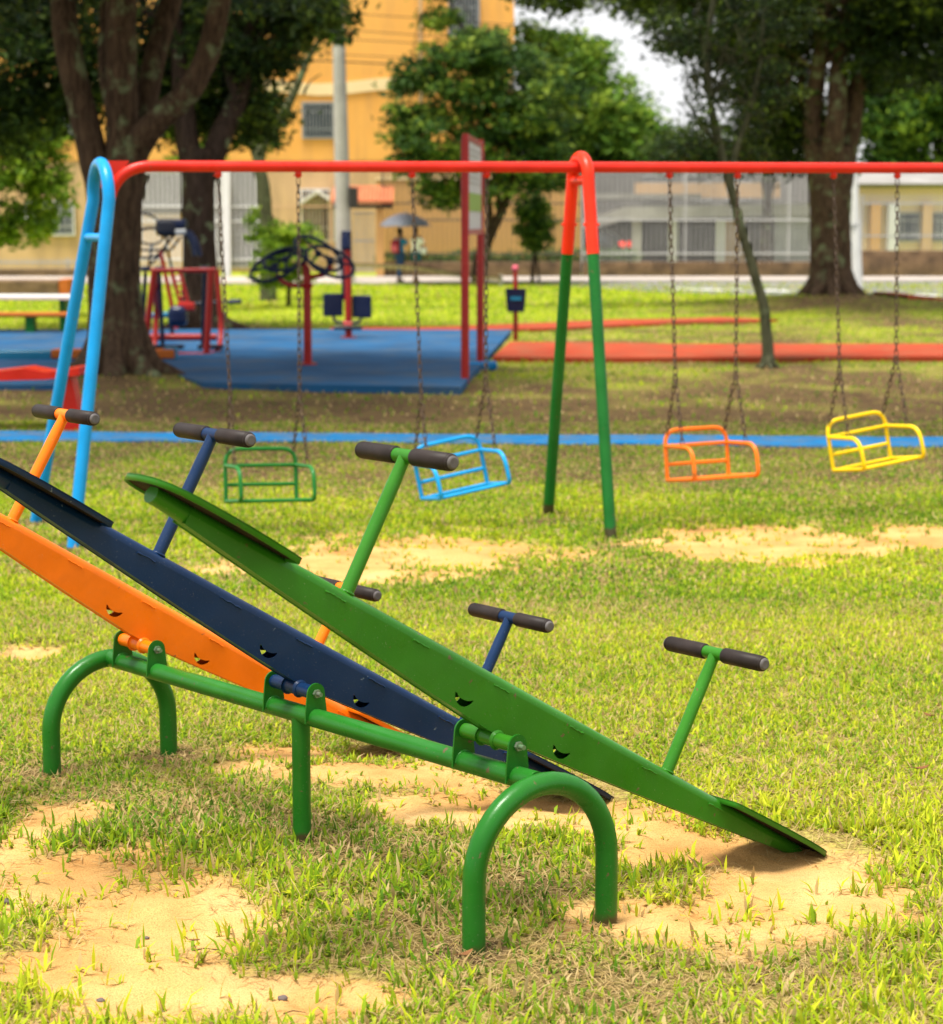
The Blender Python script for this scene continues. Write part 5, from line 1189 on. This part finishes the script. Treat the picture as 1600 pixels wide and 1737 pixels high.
# umbrella
hand = P2(.27, .12, 1.38); hub = at(687, 361, Yp - .1); t = thing('umbrella', 'open dark grey umbrella held over the two walking people', 'umbrella', hand)
mb = MB(); n_ = 32; vs = [hub]; rings = ((.16, .02), (.36, .085), (.53, .18), (.66, .29), (.71, .37))
for r_, dz in rings:
    for k in range(n_):
        a_ = 2 * math.pi * k / n_; sc_ = 1 - .04 * (1 - abs(math.cos(4 * a_))); vs.append(hub + V(math.cos(a_) * r_ * sc_, math.sin(a_) * r_ * sc_, -dz + .03 * (1 - abs(math.cos(4 * a_))) * r_))
fs = [(0, 1 + k, 1 + (k + 1) % n_) for k in range(n_)]
for j in range(len(rings) - 1):
    for k in range(n_): fs.append((1 + j * n_ + k, 1 + (j + 1) * n_ + k, 1 + (j + 1) * n_ + (k + 1) % n_, 1 + j * n_ + (k + 1) % n_))
mb.add(vs, fs, True); m2 = [Vector(v) - V(0, 0, .006) for v in vs]; mb.add(m2, [f_[::-1] for f_ in fs], True)
mb.build('canopy', M['umb'], t)
MB().rod(hand - V(0, 0, .1), hub + V(0, 0, .08), .01, 8).build('shaft', M['grey'], t)
MB().tube(arc(hand - V(.03, 0, .1), 0, -math.pi, .03, V(1, 0, 0), UZ, 8), .013, 8).build('crook_handle', M['hair'], t)
for k in range(8):
    a_ = 2 * math.pi * k / 8; MB().rod(hub - V(0, 0, .03), hub + V(math.cos(a_) * .70, math.sin(a_) * .70, -.37), .005, 6).build('rib', M['grey'], t)

# ------------------------------------------------------------------ parked car inside the garage
def car(c, yaw, L_=4.0):
    t = thing('parked_car', 'dark grey hatchback with a red tail light parked behind the picket fence', 'car', c)
    m = Matrix.Rotation(yaw, 3, 'Z')
    def P(x, y, z): return Vector(c) + m @ V(x, y, z)
    prof = [(-2.0, .35), (-2.02, .62), (-1.95, .92), (-1.75, 1.0), (-1.45, 1.40), (-1.2, 1.47), (-.2, 1.50), (.35, 1.42), (.95, .98), (1.75, .82), (1.98, .62), (2.0, .35)]
    vs = []; n_ = len(prof); secs = ((-.84, .93), (-.86, 1), (-.5, 1.01), (.5, 1.01), (.86, 1), (.84, .93))
    rows = []
    for (yy_, k) in ((-.80, .97), (-.86, .99), (-.87, 1.0), (.87, 1.0), (.86, .99), (.80, .97)):
        row = []
        for x, z in prof:
            w_ = 1 - .22 * max(0, (z - .9) / .6); row.append(len(vs)); vs.append(P(x * k, yy_ * w_, z))
        rows.append(row)
    fs = []
    for i in range(len(rows) - 1):
        for j in range(n_ - 1): fs.append((rows[i][j], rows[i][j + 1], rows[i + 1][j + 1], rows[i + 1][j]))
        fs.append((rows[i][n_ - 1], rows[i][0], rows[i + 1][0], rows[i + 1][n_ - 1]))
    fs += [tuple(rows[0]), tuple(rows[-1][::-1])]
    MB().add(vs, fs).build('body', M['car'], t)
    for s_ in (-1, 1):
        q_ = lambda x, z: P(x, s_ * (.875 * (1 - .22 * max(0, (z - .9) / .6)) + .004), z)
        MB().poly([q_(-1.55, 1.0), q_(-.45, 1.0), q_(-.45, 1.40), q_(-1.25, 1.38)], m @ V(0, s_ * .006, 0)).build('side_window', M['glass'], t)
        MB().poly([q_(-.36, 1.0), q_(.75, 1.0), q_(.28, 1.36), q_(-.36, 1.40)], m @ V(0, s_ * .006, 0)).build('side_window', M['glass'], t)
        for x in (-1.3, 1.25):
            w_ = MB().rod(P(x, s_ * .72, .31), P(x, s_ * .90, .31), .31, 24).build('wheel', M['tyre'], t)
            MB().rod(P(x, s_ * .895, .31), P(x, s_ * .915, .31), .20, 16).build('rim', M['grey'], w_)
        MB().rbox(P(-1.93, s_ * .66, .98), (.16, .26, .2), .03, rz=yaw).build('tail_light', M['tail'], t)
        MB().rbox(P(1.9, s_ * .62, .66), (.14, .34, .14), .03, rz=yaw).build('headlight', M['white'], t)
        MB().rbox(P(.55, s_ * .98, 1.02), (.12, .2, .13), .03, rz=yaw).build('mirror', M['car'], t)
    MB().poly([P(-1.775, -.62, 1.03), P(-1.775, .62, 1.03), P(-1.50, .60, 1.37), P(-1.50, -.60, 1.37)], m @ V(-.03, 0, .01)).build('rear_window', M['glass'], t)
    MB().poly([P(.93, -.66, 1.03), P(.93, .66, 1.03), P(.43, .60, 1.39), P(.43, -.60, 1.39)], m @ V(.03, 0, .02)).build('windscreen', M['glass'], t)
    MB().box(P(-2.03, 0, .72), (.02, .42, .12), rz=yaw).build('number_plate', M['grey'], t)
c = at(966, 440, 74); car((c.x, 74.2, .0), R(166))

# ------------------------------------------------------------------ small litter
def leaf(px, py, L_, yaw, label, curl=.4):
    p = gp(px, py); z = gzs(p.x, p.y) + .028; rr = []; n_ = 8; vs = []
    d = V(math.cos(yaw), math.sin(yaw), 0); s = V(-d.y, d.x, 0)
    for k in range(n_ + 1):
        u_ = k / n_; w_ = .36 * L_ * math.sin(math.pi * min(1, u_ * 1.02)) ** .8 * .5; zz = curl * L_ * (4 * (u_ - .5) ** 2) * .35
        for q_ in (-1, 0, 1): vs.append(V(p.x, p.y, z) + d * (u_ - .5) * L_ + s * w_ * q_ + V(0, 0, zz + (.25 * w_ if q_ else 0)))
    fs = [(k * 3 + j, k * 3 + j + 1, k * 3 + j + 4, k * 3 + j + 3) for k in range(n_) for j in range(2)]
    mb = MB().add(vs, fs, True); mb.add([v - V(0, 0, .0012) for v in vs], [f_[::-1] for f_ in fs], True); mb.tube([V(p.x, p.y, z) - d * L_ * .8 + V(0, 0, .01), vs[1]], .0012, 5)
    return tag(mb.build('fallen_leaf', M['dryleaf'], None, (p.x, p.y, z)), label, 'leaf', 'fallen dry leaves')
leaf(1562, 1318, .07, .5, 'curled brown leaf on the lawn near the right border')
leaf(790, 1640, .055, .9, 'pale brown leaf at the foot of the nearest green arch leg')
leaf(1577, 1227, .06, 2.2, 'reddish dry leaf on the lawn, above the curled one at the right border')
leaf(330, 1602, .03, .1, 'tiny whitish leaf scrap on the bare sand at the lower left', .2)
for px, py, r_ in ((248, 1577, .007), (448, 1600, .0075), (170, 1675, .009), (405, 1708, .007), (480, 1692, .011), (10, 1525, .013), (276, 1686, .008), (560, 1600, .006), (360, 1740, .007)):
    p = gp(px, py); z = gzs(p.x, p.y)
    mb = MB(); mb.ball((p.x, p.y, z + r_ * .3), r_, 9, 6, (1.2, .9, .7)); mb.v = [(v[0] + random.uniform(-.12, .12) * r_, v[1] + random.uniform(-.12, .12) * r_, v[2] + random.uniform(-.12, .12) * r_) for v in mb.v]
    tag(mb.build('pebble', M['pebble'], None, (p.x, p.y, z)), 'tiny dark pebble lying on the bare sand at the lower left', 'pebble', 'pebbles on the sand')
for px, py, L_ in ((350, 1610, .06), (500, 1718, .05)):
    p = gp(px, py); z = gzs(p.x, p.y) + .004
    tag(MB().tube([V(p.x - L_ / 2, p.y, z), V(p.x - L_ * .1, p.y + .008, z + .004), V(p.x + L_ / 2, p.y + .002, z + .002)], [.0014, .0012, .0007], 6).build('twig', M['bark2'], None, (p.x, p.y, z)),
        'thin dry twig beside the whitish scrap on the sand' if px == 350 else 'thin dry twig on the sand at the bottom edge', 'twig', 'dry twigs on the sand')
